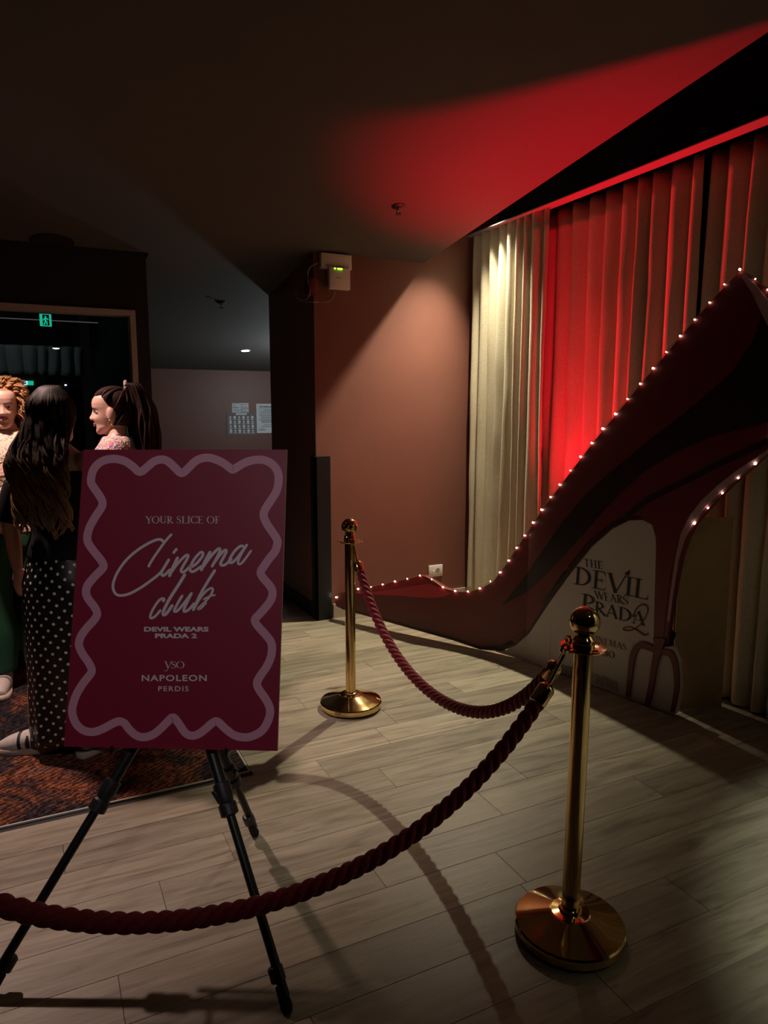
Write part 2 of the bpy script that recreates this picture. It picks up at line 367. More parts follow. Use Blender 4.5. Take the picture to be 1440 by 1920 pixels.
# ------------------------------------------------------------------ flat lettering (cut from flat sheets, laid on a plane)
def stroke(pts, ws, closed=False):
    """variable width band along a 2-D polyline -> list of quads"""
    n = len(pts); ws = ws if isinstance(ws, (list, tuple)) else [ws]*n
    L, R = [], []
    for i in range(n):
        a = pts[(i-1) % n] if (closed or i > 0) else pts[i]; b = pts[(i+1) % n] if (closed or i < n-1) else pts[i]
        dx, dy = b[0]-a[0], b[1]-a[1]; d = sqrt(dx*dx+dy*dy) or 1
        nx, ny = -dy/d*ws[i]/2, dx/d*ws[i]/2
        L.append((pts[i][0]+nx, pts[i][1]+ny)); R.append((pts[i][0]-nx, pts[i][1]-ny))
    return [[L[i], R[i], R[(i+1) % n], L[(i+1) % n]] for i in range(n if closed else n-1)]
def smooth_path(pts, k=6, closed=False):
    out = []; n = len(pts)
    for i in range(n if closed else n-1):
        if closed: p = [pts[(i+j-1) % n] for j in range(4)]
        else: p = [pts[max(0, i-1)], pts[i], pts[i+1], pts[min(n-1, i+2)]]
        for s in range(k):
            t = s/k
            out.append(tuple(.5*((2*p[1][c])+(-p[0][c]+p[2][c])*t+(2*p[0][c]-5*p[1][c]+4*p[2][c]-p[3][c])*t*t+(-p[0][c]+3*p[1][c]-3*p[2][c]+p[3][c])*t**3) for c in range(len(p[1]))))
    if not closed: out.append(tuple(pts[-1]))
    return out
def rect(x0, y0, x1, y1): return [[(x0, y0), (x1, y0), (x1, y1), (x0, y1)]]
def arc(cx, cy, rx, ry, a0, a1, thick, thin, n=20):
    pts, ws = [], []
    for i in range(n+1):
        a = radians(a0+(a1-a0)*i/n); pts.append((cx+rx*cos(a), cy+ry*sin(a))); ws.append(thin+(thick-thin)*abs(cos(a))**1.4)
    return stroke(pts, ws)
K, H_, S_ = .125, .04, .036
def stem(x, w=K, y0=0, y1=1, s0=True, s1=True, e=.10):
    g = rect(x-w/2, y0, x+w/2, y1)
    if s0: g += rect(x-w/2-e, y0, x+w/2+e, y0+S_)
    if s1: g += rect(x-w/2-e, y1-S_, x+w/2+e, y1)
    return g
def tick(x, y0, y1, w=.05): return [[(x-w, y0), (x, y0), (x, y1), (x-w*.2, y1)]]
def serif(ch):
    if ch == 'I': return stem(.17), .34
    if ch == 'H': return stem(.17)+stem(.63)+rect(.17, .48, .63, .48+H_), .80
    if ch == 'T': return stem(.33, s1=False)+rect(.0, 1-H_, .66, 1)+tick(.66, 1, .80)+tick(.05, 1, .80), .66
    if ch == 'E': return stem(.17)+rect(.17, 1-H_, .55, 1)+tick(.55, 1, .80)+rect(.17, .49, .42, .49+H_)+rect(.42, .40, .45, .62)+rect(.17, 0, .58, H_)+tick(.60, 0, .22), .64
    if ch == 'F': return stem(.17)+rect(.17, 1-H_, .54, 1)+tick(.54, 1, .80)+rect(.17, .47, .42, .47+H_)+rect(.42, .38, .45, .60), .58
    if ch == 'L': return stem(.17)+rect(.17, 0, .56, H_)+tick(.60, 0, .26), .62
    if ch == 'D': return stem(.17)+arc(.24, .5, .46, .48, -90, 90, .14, .04), .80
    if ch == 'P': return stem(.17)+arc(.22, .73, .30, .25, -90, 90, .12, .035), .58
    if ch == 'R': return stem(.17)+arc(.22, .74, .29, .24, -90, 90, .12, .035)+stroke([(.28, .50), (.45, .26), (.70, .02)], .115)+rect(.60, 0, .76, S_), .70
    if ch == 'A': return stroke([(.08, 0), (.36, .98)], .045)+stroke([(.35, 1), (.66, 0)], .13)+rect(.18, .31, .55, .31+H_)+rect(-.02, 0, .2, S_)+rect(.53, 0, .78, S_), .74
    if ch == 'V': return stroke([(.08, 1), (.39, 0)], .13)+stroke([(.39, .02), (.68, 1)], .045)+rect(-.03, 1-S_, .22, 1)+rect(.58, 1-S_, .78, 1), .72
    if ch == 'v': return stroke([(.08, 1), (.39, 0)], .13)+stroke([(.39, .02), (.80, 1.16)], .05)+rect(-.03, 1-S_, .22, 1)+[[(.66, 1.10), (.90, 1.40), (.88, 1.02), (.80, 1.12)]], .72
    if ch == 'W': return stroke([(.08, 1), (.34, 0)], .12)+stroke([(.34, .02), (.55, .9)], .045)+stroke([(.50, 1), (.78, 0)], .12)+stroke([(.78, .02), (1.02, 1)], .045)+rect(-.03, 1-S_, .2, 1)+rect(.4, 1-S_, .62, 1)+rect(.94, 1-S_, 1.1, 1), 1.06
    if ch == 'N': return stem(.13, .045, s1=False)+stem(.68, .045, s0=False)+stroke([(.10, 1), (.68, 0)], .13)+rect(-.02, 1-S_, .16, 1), .80
    if ch == 'M': return stroke([(.12, 0), (.17, 1)], .045)+stroke([(.16, 1), (.46, .03)], .12)+stroke([(.46, .03), (.76, 1)], .045)+stem(.80, .125)+rect(0, 0, .24, S_)+rect(.03, 1-S_, .2, 1), .98
    if ch == 'C': return arc(.44, .5, .37, .48, 42, 318, .13, .04, 26)+tick(.74, .98, .70, .05)+tick(.74, .04, .30, .04), .76
    if ch == 'O': return arc(.44, .5, .37, .48, 0, 360, .13, .035, 32), .88
    if ch == '0': return arc(.29, .5, .22, .48, 0, 360, .12, .035, 28), .58
    if ch == '3': return arc(.24, .74, .18, .24, -80, 160, .11, .04, 18)+arc(.23, .26, .23, .25, -165, 85, .13, .04, 22), .54
    if ch == 'U': return stem(.15, s0=False, y0=.3)+arc(.38, .32, .23, .29, 180, 360, .11, .04, 16)+stem(.61, .04, y0=.3, s0=False), .76
    if ch == 'Y': return stroke([(.04, 1), (.34, .46)], .13)+stroke([(.62, 1), (.34, .46)], .045)+stem(.34, y1=.5, s1=False)+rect(-.06, 1-S_, .18, 1)+rect(.52, 1-S_, .72, 1), .64
    if ch in 'Ss':
        p = smooth_path([(.46, .74), (.44, .88), (.27, .98), (.12, .91), (.08, .77), (.15, .63), (.28, .53), (.42, .42), (.47, .27), (.42, .09), (.26, .02), (.09, .09), (.05, .26)], 3)
        return stroke(p, [.04+.09*exp(-((i/(len(p)-1)-.5)/.20)**2) for i in range(len(p))]), .56
    if ch == 'o': return arc(.40, .5, .36, .48, 0, 360, .13, .03, 28), .80
    if ch == 'y': return stroke([(.08, 1), (.36, .02)], .13)+stroke(smooth_path([(.64, 1), (.36, .02), (.24, -.28), (.08, -.38), (-.06, -.30)], 4), .045)+rect(-.04, 1-S_, .22, 1)+rect(.54, 1-S_, .74, 1), .62
    return [], .34
def serif_text(s, track=.05):
    polys, x = [], 0
    for ch in s:
        g, a = serif(ch); polys += [[(p[0]+x, p[1]) for p in q] for q in g]; x += a+track
    return polys, x-track
def sans_text(s, bold=0, track=1.0):
    cu = bpy.data.curves.new('lettering', 'FONT'); cu.body = s; cu.size = 1; cu.offset = bold; cu.space_character = track; cu.resolution_u = 3
    o = bpy.data.objects.new('lettering', cu); COL.objects.link(o)
    dg = bpy.context.evaluated_depsgraph_get(); me = o.evaluated_get(dg).to_mesh()
    vs = [(v.co.x, v.co.y) for v in me.vertices]; polys = [[vs[i] for i in p.vertices] for p in me.polygons]
    o.evaluated_get(dg).to_mesh_clear(); bpy.data.objects.remove(o); bpy.data.curves.remove(cu)
    x0 = min(v[0] for v in vs); x1 = max(v[0] for v in vs); y1 = max(v[1] for v in vs if True); 
    return [[((p[0]-x0), p[1]/y1) for p in q] for q in polys], x1-x0
def lay(polys, width, A, B, T, n, lift):
    """map lettering (unit cap height, given width) onto a plane: A baseline left, B baseline right, T cap height above A"""
    mb = MB(); ex = (B-A)/width; ey = (T-A); ey = ey-ex.normalized()*0
    for q in polys: mb.add([A+ex*p[0]+ey*p[1]+n*lift for p in q], [tuple(range(len(q)))])
    return mb
# ------------------------------------------------------------------ giant shoe standee (folded display of printed board)
TOE = on(628, 1118, (0, 1, 0), (0, 4.63, 0)); TOE.z = 0
FOLD = fl(985, 1240); HEEL = fl(1262, 1342)
dA = (FOLD-TOE).normalized(); dB = (HEEL-FOLD).normalized()
nA = Vector((-dA.y, dA.x, 0)); nB = Vector((-dB.y, dB.x, 0))
if nA.dot(_C-FOLD) < 0: nA = -nA
if nB.dot(_C-FOLD) < 0: nB = -nB
def st(x, y):
    p = on(x, y, nB, FOLD); s = (p-FOLD).dot(dB)
    if s < 0: p = on(x, y, nA, FOLD); s = (p-FOLD).dot(dA)
    return (s, p.z)
def fold3(s, z, d): return (FOLD+dB*s+nB*d if s > 0 else FOLD+dA*s+(nA if s < -1e-6 else (nA+nB).normalized())*d)+Vector((0, 0, z))
def board_piece(pix, d0, d1, zmin=.004, bev=0):
    """closed outline on the folded display plane, between depth d0 (back) and d1 (front)"""
    P2 = []
    for (x, y) in pix:
        s, z = st(x, y); P2.append(Vector((s, max(z, zmin), d1)))
    bm = bmesh.new(); vs = [bm.verts.new(q) for q in P2]
    for t in tessellate_polygon([[Vector((q.x, q.y, 0)) for q in P2]]):
        try: bm.faces.new([vs[i] for i in t])
        except ValueError: pass
    bmesh.ops.recalc_face_normals(bm, faces=bm.faces)
    bmesh.ops.bisect_plane(bm, geom=list(bm.verts)+list(bm.edges)+list(bm.faces), plane_co=(0, 0, 0), plane_no=(1, 0, 0), dist=1e-5)
    r = bmesh.ops.extrude_face_region(bm, geom=list(bm.faces))
    for v in r['geom']:
        if isinstance(v, bmesh.types.BMVert): v.co.z = d0
    mb = MB(); mb.addbm(bm); mb.v = [fold3(v.x, v.y, v.z) for v in mb.v]; return mb
upper_edge = [(628,1130),(631,1117),(640,1111),(652,1108),(668,1104),(700,1099),(740,1091),(775,1083),(790,1079.5),(798,1080),(812,1089),(835,1103),(860,1110),(880,1110),(905,1102),(925,1090),(950,1058),
 (985,1004),(1015,958),(1050,911),(1110,832),(1155,777),(1200,722),(1225,692),(1275,632),(1330,569),(1360,535),(1388,508)]
back_edge = [(1400,513),(1440,545),(1472,595),(1490,660),(1488,730),(1468,800),(1440,849)]
heel_back = [(1417,871),(1385,898),(1355,926),(1328,954),(1303,983),(1288,1012),(1276,1050),(1266,1100),(1258,1150),(1250,1208)]
heel_in = [(1225,1208),(1228,1100),(1230,1030),(1229,1000),(1222,984),(1205,975),(1180,976),(1148,992),(1110,1025),(1070,1075),(1030,1130),(992,1188),(966,1211),(940,1221)]
sole = [(900,1218),(850,1201),(800,1187),(740,1170),(680,1153),(645,1143),(631,1137)]
RED = lambda n, c, r=.38: mat(n, c, r, var=.10, scale=1.5)
M['shoe'] = RED('shoe_print_deep_maroon', (.15, .017, .020)); M['shoe_dark'] = RED('shoe_print_near_black', (.014, .003, .004))
M['shoe_red'] = RED('shoe_print_dark_red', (.15, .008, .018)); M['lining'] = RED('shoe_print_lining_red', (.36, .010, .018)); M['insole'] = RED('shoe_print_insole_crimson', (.58, .03, .06))
M['shine'] = RED('shoe_print_pink_edge', (.42, .26, .29))
sh = thing('shoe_standee', 'giant dark red high heel shoe standee edged with tiny lights', 'standee', FOLD)
board_piece(upper_edge+back_edge+heel_back+heel_in+sole, -.034, 0).build('shoe_body', M['shoe'], sh)
D = .0025
def layer(name, pix, m, d=D, par=None): return board_piece(pix, .0002, d).build(name, m, par or sh)
layer('inner_lining', [(672,1105),(700,1100.5),(740,1092.5),(788,1081.5),(797,1082.5),(806,1093),(780,1097),(745,1102.5),(705,1108)], M['lining'])
layer('insole', [(655,1112),(705,1108.6),(745,1103),(780,1097.5),(806,1093.6),(822,1101),(846,1112.5),(832,1119),(812,1121),(780,1119.5),(745,1116.5),(700,1114.5)], M['insole'])
# long dark flank of the shoe and the lighter arch panel under it
layer('side_panel', [(1438,560),(1462,610),(1474,680),(1466,745),(1440,792),(1400,801),(1340,816),(1270,846),(1205,886),(1150,938),(1095,1000),(1058,1040),(1022,1078),(985,1112),(940,1136),(965,1105),(1005,1050),(1050,985),(1100,925),(1160,872),(1230,815),(1300,762),(1370,700),(1412,640)], M['shoe_dark'])
layer('arch_panel', [(1440,794),(1400,804),(1340,819),(1272,849),(1208,889),(1153,941),(1098,1003),(1061,1043),(1015,1100),(985,1150),(962,1190),(945,1212),(968,1205),(992,1180),(1030,1118),(1068,1065),(1105,1018),(1140,985),(1165,962),(1215,922),(1280,890),(1350,855),(1440,815)], M['shoe_red'])
layer('sole_edge', [(640,1141.5),(680,1152),(740,1168.5),(800,1185.5),(850,1199.5),(900,1216.5),(940,1219.5),(964,1209.5),(990,1187),(1029,1128),(1069,1073),(1109,1023),(1147,990),(1179,974),(1206,973),(1195,968),(1172,968),(1141,983),(1102,1016),(1062,1066),(1022,1121),(984,1180),(960,1200),(938,1209),(902,1212),(850,1195.5),(800,1182),(740,1165.5),(680,1149),(642,1139)], M['shoe_dark'])
layer('sole_seam', [(1440,822),(1350,862),(1282,897),(1216,929),(1168,968),(1185,966),(1222,940),(1288,907),(1356,873),(1440,834)], M['shoe_dark'])
layer('heel_panel', [(1438,838),(1390,862),(1340,888),(1290,918),(1246,945),(1224,962),(1232,982),(1237,1020),(1236,1100),(1232,1200),(1244,1200),(1250,1140),(1258,1080),(1268,1030),(1285,985),(1310,950),(1350,912),(1395,876)], M['shoe_red'])
layer('heel_highlight', [(1440,843),(1412,862),(1378,885),(1346,910),(1316,938),(1293,968),(1277,1002),(1267,1045),(1258,1110),(1252,1165),(1256,1165),(1263,1112),(1273,1050),(1284,1012),(1299,982),(1324,950),(1352,922),(1384,894),(1416,868),(1440,850)], M['shine'], D*1.6)
layer('back_highlight', [(1391,519),(1398,515),(1418,535),(1440,562),(1462,605),(1476,660),(1466,668),(1450,630),(1432,595),(1412,552)], M['shine'], D*1.6)
# plain foot under the heel: a short cross bar carrying three blunt prongs
def prong(pts, ws):
    p = smooth_path(pts, 5); w_ = [a[0] for a in smooth_path([(q,) for q in ws], 5)]
    qs = stroke(p, w_); left = [q[0] for q in qs]+[qs[-1][3]]; right = [q[1] for q in qs]+[qs[-1][2]]
    return left+right[::-1]
hf = layer('heel_foot', prong([(1238,1196),(1236,1215),(1228,1250),(1222,1290),(1214,1322)], [24,16,11,10,9]), M['shoe_red'], .012)
layer('prong', prong([(1236,1222),(1215,1212),(1199,1210),(1188,1228),(1183,1262),(1179,1306)], [9,12,12,11,9,8]), M['shoe_red'], .010, hf)
layer('prong', prong([(1236,1222),(1250,1223),(1262,1230),(1269,1255),(1270,1290),(1263,1334)], [9,11,11,10,9,8]), M['shoe_red'], .010, hf)
# white panel under the arch with the lettering
white = [(928,1221.5),(945,1221),(970,1207),(992,1188),(1030,1130),(1070,1075),(1110,1025),(1148,992),(1180,976),(1205,975),(1222,984),(1230,1010),(1232,1100),(1234,1180),(1240,1212),(1262,1214),(1272,1240),(1275,1290),(1266,1338),(1262,1342),(1100,1281),(985,1240)]
wp = board_piece(white, -.030, -.0015).build('title_panel', M['white_board'], sh)
def c4(x, y): return (1040+x/5.335, 1000+y/5.335)
def onB(x, y): return on(*c4(x, y), nB, FOLD)
def title(name, polys, wd, a, b, t, m):
    mb = lay(polys, wd, onB(*a), onB(*b), onB(*t), nB, .001); return mb.build(name, m, wp, fix=False)
title('title_word', *serif_text('THE'), (297,332), (487,361), (290,256), M['ink'])
title('title_word', *serif_text('DEvIL', .02), (190,506), (935,668), (204,332), M['ink'])
title('title_word', *serif_text('WEARS', .02), (405,652), (742,720), (394,572), M['ink'])
title('title_word', *serif_text('P', .0), (256,770), (388,800), (270,600), M['ink'])
title('title_word', *serif_text('RADA', .0), (392,803), (902,927), (398,678), M['ink'])
two = smooth_path([(793,840),(800,795),(835,735),(885,712),(925,730),(930,785),(890,870),(830,935),(765,968),(705,968),(690,952),(720,937),(780,942),(850,985),(900,1018),(942,1000)], 5)
mb = MB()
for q in stroke(two, [12+5*sin(i*.11)**2 for i in range(len(two))])+[[(774,808),(812,818),(790,852)]]: mb.add([onB(*p)+nB*.0016 for p in q], [tuple(range(len(q)))])
mb.build('title_numeral', M['redink'], wp, fix=False)
title('release_word', *serif_text('IN', .03), (240,1037), (325,1061), (243,980), M['redink'])
title('release_word', *serif_text('CINEMAS', .03), (350,1068), (718,1172), (353,1008), M['redink'])
title('release_word', *serif_text('APRIL', .04), (112,1116), (435,1210), (117,1052), M['redink'])
title('release_word', *serif_text('30', .04), (476,1222), (600,1258), (478,1150), M['redink'])
title('credit_line', *sans_text('ALINE BROSH McKENNA', .012), (20,1392), (326,1472), (22,1296), M['greyink'])
title('credit_line', *sans_text('DIRECTED BY'), (350,1428), (408,1448), (352,1386), M['greyink'])
title('credit_line', *sans_text('DAVID FRANKEL', .012), (412,1492), (636,1582), (418,1402), M['greyink'])
# vertical joint between display panels
s0, _ = st(1033, 1160); jb = MB()
jb.add([fold3(s0-.001, .004, -.0008), fold3(s0+.001, .004, -.0008), fold3(s0+.001, .29, -.0008), fold3(s0-.001, .29, -.0008)], [(0, 1, 2, 3)]); jb.build('panel_joint', M['greyink'], wp, fix=False)
# cardboard strut propping the standee from behind
p0 = HEEL+dB*-.10-nB*.05; e = Vector((.90, -.44, 0)).normalized()
kb = MB(); pa = fl(1268, 1325); pb = fl(1352, 1324); kd = (pb-pa).normalized(); kn = Vector((-kd.y, kd.x, 0))
L_ = (pb-pa).length
pts = [pa-kd*.03, pb, pb+Vector((0, 0, .98))-kd*.005, pa-kd*.03+Vector((0, 0, .98))]
kb.add([q-kn*.003 for q in pts]+[q+kn*.003 for q in pts], [(0,1,2,3),(7,6,5,4),(0,4,5,1),(1,5,6,2),(2,6,7,3),(3,7,4,0)])
kb.build('support_strut', M['kraft'], sh)
# flat dark piece by the strut behind the heel
bg = MB(); c = on(1254, 1185, kn, pa)+(_C-pa).normalized()*.03
sil = [(1247,1212),(1249,1160),(1254,1149),(1258,1155),(1260,1180),(1268,1187),(1265,1198),(1260,1212),(1252,1215)]
fr = [on(x, y, kn, pa+(_C-pa).normalized()*.06) for x, y in sil]; bk = [p-kn*.02*(1 if kn.dot(_C-pa) > 0 else -1) for p in fr]
n = len(fr); bg.add(fr+bk, [tuple(range(n)), tuple(range(2*n-1, n-1, -1))]+[(i, (i+1) % n, n+(i+1) % n, n+i) for i in range(n)])
bg.build('dark_piece', M['felt'], sh)
# string of tiny lights along the edge
bulbs = [(631,1121),(652,1109),(672,1105),(696,1101.5),(718,1096.5),(741,1091),(764,1086),(788,1080),(810,1087),(831,1101.5),(854,1109),(878,1110),(900,1104),(920,1091),(938,1074),(954,1052),(969,1028),(984,1005),(1000,981),(1016,957),(1033,933),(1050,910),(1070,883.5),(1089,857.5),(1110,832),(1131,805),(1154.5,777.5),(1177,749.5),(1201,721),(1225,692),(1250,661.5),(1276,631.5),(1303,601),(1331,569),(1359,535),(1388,507),(1417,525),(1440,545),(1458,572),(1476,604),(1487,642),(1491,680),(1488,728),(1476,776),(1455,824),(1417,871),(1385,898),(1355,926),(1328,954),(1303,983)]
sl = thing('fairy_lights', 'string of tiny warm white lights running along the edge of the giant shoe', 'fairy lights', FOLD)
pos = []
for (x, y) in bulbs:
    s, z = st(x, y); pos.append(fold3(s, z+.004, .004))
MB().tube([tuple(p) for p in smooth_path([tuple(q) for q in pos], 4)], .0014, 5).build('wire', mat('copper_fairy_wire', (.45, .30, .14), .4, .8), sl, smooth=True)
M['bulb'] = mat('lit_bulb', (1, .85, .6), .3, emit=50, ecol=(1, .86, .62))
bm_ = None
for i, p in enumerate(pos):
    if bm_ is None:
        o = MB().sphere((0, 0, 0), .0044, 10, 6).build('bulb', M['bulb'], None, smooth=True); bm_ = o.data
    else:
        o = bpy.data.objects.new('bulb', bm_); COL.objects.link(o)
    o.parent = sl; o.location = p-FOLD; k = random.uniform(.6, 1.25); o.scale = (k, k, k)
# ------------------------------------------------------------------ brass stanchions
RING_Z = .862
def make_stanchion(label, loc, rz):
    t = thing('stanchion', label, 'stanchion', (0, 0, 0), 'brass rope stanchions')
    b = MB().lathe([(.156, .010), (.157, .013), (.157, .034), (.153, .039), (.120, .050), (.060, .068), (.056, .070)], 56).build('base', M['brass'], t, smooth=30)
    MB().lathe([(.148, 0), (.150, .010), (.120, .0105)], 40).build('rubber_foot', M['felt'], b, smooth=30)
    MB().lathe([(.054, .069), (.054, .072), (.034, .075), (.0335, .082), (.029, .084)], 40).build('base_collar', M['brass'], b, smooth=30)
    MB().lathe([(.0255, .080), (.0255, RING_Z-.012)], 40).build('pole', M['brass'], t, smooth=30)
    rg = MB().lathe([(.027, RING_Z-.014), (.0275, RING_Z-.004), (.062, RING_Z-.003), (.0635, RING_Z), (.062, RING_Z+.003), (.030, RING_Z+.004), (.030, RING_Z+.012), (.026, RING_Z+.016), (.030, RING_Z+.022), (.026, RING_Z+.028), (.021, RING_Z+.034)], 48)
    ro = rg.build('rope_ring', M['brass'], t, smooth=30)
    for k in range(4):
        a = k*pi/2+pi/4; hx, hy = .046*cos(a), .046*sin(a)
        MB().lathe([(.009, RING_Z-.0036), (.009, RING_Z+.0036)], 16, (hx, hy, 0)).build('ring_hole', M['black'], ro, smooth=30)
    MB().sphere((0, 0, RING_Z+.072), .041, 40, 24).build('ball_finial', M['brass'], t, smooth=True)
    t.location = loc; t.rotation_euler = (0, 0, rz); return t
S1 = fl(1067, 1748); S2 = fl(658, 1325); S3 = Vector((0, 0, 0)); S3.xyz = _R*-1.08+_H*1.14
ropeA_dir = (S1-S2).normalized(); ropeB_dir = (S3-S1).normalized()
proto = make_stanchion('nearest polished brass stanchion in front of the title panel', S1, atan2(-ropeA_dir.y, -ropeA_dir.x)-pi/4)
proto.rotation_euler.x = radians(.5)
s2 = copy_tree(proto); s2.location = S2; s2.rotation_euler = (0, 0, atan2(ropeA_dir.y, ropeA_dir.x)-pi/4); s2['label'] = 'further polished brass stanchion beside the toe of the giant shoe'
s3 = copy_tree(proto); s3.location = S3; s3.rotation_euler = (0, 0, atan2(-ropeB_dir.y, -ropeB_dir.x)-pi/4); s3['label'] = 'brass stanchion beside the left leg of the easel holding the near end of the rope'
# ------------------------------------------------------------------ twisted ropes with brass ends
def rope(label, A, B, low, skew=0):
    t = thing('barrier_rope', label, 'rope', (A+B)/2*Vector((1, 1, 0)) if False else Vector(((A.x+B.x)/2, (A.y+B.y)/2, 0)), 'twisted burgundy barrier ropes')
    d = (B-A); d.z = 0; L = d.length; d.normalize()
    a0, b0 = A+d*.046, B-d*.046
    def P(q):
        k = 4*(RING_Z-low); sag = k*q*(1-q)*(1+.30*(1-4*q*(1-q)))
        p = a0+(b0-a0)*q; return Vector((p.x, p.y, RING_Z-.012-sag*.97))
    N = 420; q0, q1 = .045, .955; pts = [P(q0+(q1-q0)*i/N) for i in range(N+1)]
    ln = [0]
    for i in range(N): ln.append(ln[-1]+(pts[i+1]-pts[i]).length)
    side = d.cross(Vector((0, 0, 1))).normalized()
    for k in range(3):                                    # three plies laid around each other
        path = []
        for i, p in enumerate(pts):
            tg = (pts[min(i+1, N)]-pts[max(i-1, 0)]).normalized(); up = side.cross(tg).normalized()
            a = 2*pi*ln[i]/.100+k*2*pi/3; path.append(p+(side*cos(a)+up*sin(a))*.0108)
        MB().tube(path, .0118, 10).build('ply', M['rope'], t, smooth=True)
    for (qa, sgn) in ((q0, 1), (q1, -1)):
        c = P(qa); tg = (P(qa+sgn*.02)-c).normalized(); e = P(qa-sgn*.030) if qa < .5 else P(qa+.030)
        f = MB().tube([c+tg*.030, c+tg*.028, c-tg*.018, c-tg*.024, c-tg*.032], [.0215, .0235, .0235, .020, .010], 24).build('end_ferrule', M['brass'], t, smooth=35)
        anchor = (A+d*.046 if sgn > 0 else B-d*.046); anchor.z = RING_Z
        c2 = c-tg*.030; h = []
        mid = (c2+anchor)/2
        hk = [c2, c2*.6+anchor*.4, anchor+Vector((0, 0, -.016))+d*sgn*.010, anchor+Vector((0, 0, -.004))+d*sgn*.019, anchor+Vector((0, 0, .012))+d*sgn*.010, anchor+Vector((0, 0, .010))-d*sgn*.004, anchor+Vector((0, 0, -.012))-d*sgn*.006]
        MB().tube([tuple(q) for q in smooth_path([tuple(q) for q in hk], 5)], .0045, 10).build('hook', M['brass'], f, smooth=True)
    return t
rope('twisted burgundy rope sagging between the two brass stanchions in view', Vector((S2.x, S2.y, 0)), Vector((S1.x, S1.y, 0)), .40)
rope('twisted burgundy rope crossing in front of the easel legs', Vector((S1.x, S1.y, 0)), Vector((S3.x, S3.y, 0)), .365)
# ------------------------------------------------------------------ easel and sign board
BL, BR, TR, TL = at(120, 1400, 1.985), at(520, 1408, 1.965), at(538, 843, 2.06), at(157, 843, 2.08)
bx_ = (BR-BL).normalized(); by_ = (TL-BL); by_ = (by_-bx_*by_.dot(bx_)).normalized(); bn = bx_.cross(by_)
if bn.dot(_C-BL) < 0: bn = -bn
M['sign'] = mat('sign_burgundy_print', (.23, .009, .036), .45); M['wave'] = mat('sign_pink_print', (.60, .30, .40), .5); M['silver'] = mat('sign_pale_grey_print', (.66, .60, .64), .5)
M['foam'] = mat('white_foam_core', (.7, .62, .58), .8)
sg = thing('sign_board', 'burgundy sign board with a wavy pink border standing on a black easel', 'sign', BL)
def bpt(x, y, lift=0): return on(x, y, bn, BL)+bn*lift
cor = [BL, BR, bpt(538, 843), bpt(157, 843)]
fb = MB(); fb.add([q for q in cor]+[q-bn*.0095 for q in cor], [(0,1,2,3),(7,6,5,4),(0,4,5,1),(1,5,6,2),(2,6,7,3),(3,7,4,0)]).build('foam_board', M['foam'], sg)
pf = MB(); pf.add([q+bn*.0004 for q in cor]+[q-bn*.0005 for q in cor], [(0,1,2,3),(7,6,5,4),(0,4,5,1),(1,5,6,2),(2,6,7,3),(3,7,4,0)]); pf = pf.build('printed_face', M['sign'], sg)
c5 = lambda p: (120+p[0]/3.2545, 830+p[1]/3.2545)
wave = [(165,235),(178,170),(215,125),(265,103),(320,100),(375,115),(420,145),(463,180),(505,152),(550,115),(600,103),(640,118),(680,155),(717,187),(755,160),(800,115),(850,94),(900,95),(960,118),(1005,148),(1030,165),(1060,148),(1110,120),(1170,105),(1225,108),(1275,135),(1305,180),(1310,240),(1295,300),(1265,350),(1235,395),(1218,440),(1235,490),(1265,535),(1295,580),(1303,610),(1290,660),(1255,705),(1220,755),(1200,790),(1215,825),(1250,865),(1272,905),(1265,955),(1230,1005),(1190,1050),(1165,1080),(1180,1115),(1225,1165),(1260,1210),(1270,1250),(1262,1310),(1235,1370),(1200,1420),(1178,1465),(1190,1505),(1225,1555),(1252,1605),(1258,1650),(1240,1710),(1205,1760),(1150,1790),(1100,1798),(1040,1785),(985,1745),(935,1700),(900,1715),(860,1750),(820,1778),(780,1788),(740,1770),(705,1720),(668,1675),(635,1700),(590,1745),(545,1780),(490,1797),(440,1785),(395,1745),(370,1712),(335,1700),(290,1718),(240,1745),(180,1765),(120,1755),(75,1715),(52,1655),(55,1600),(80,1530),(120,1465),(160,1415),(170,1385),(150,1340),(115,1290),(92,1235),(105,1180),(145,1125),(190,1075),(203,1040),(185,1000),(150,955),(135,915),(145,870),(190,815),(230,775),(243,750),(225,715),(185,665),(150,615),(143,570),(160,510),(200,440),(230,395),(235,360),(215,320),(180,270)]
wb = MB()
for q in stroke(smooth_path(wave, 3, True), 50, True): wb.add([bpt(*c5(p), .0009) for p in q], [(0, 1, 2, 3)])
wb.build('wavy_border', M['wave'], pf, fix=False)
c6 = lambda p: (200+p[0]/5.143, 990+p[1]/5.143)
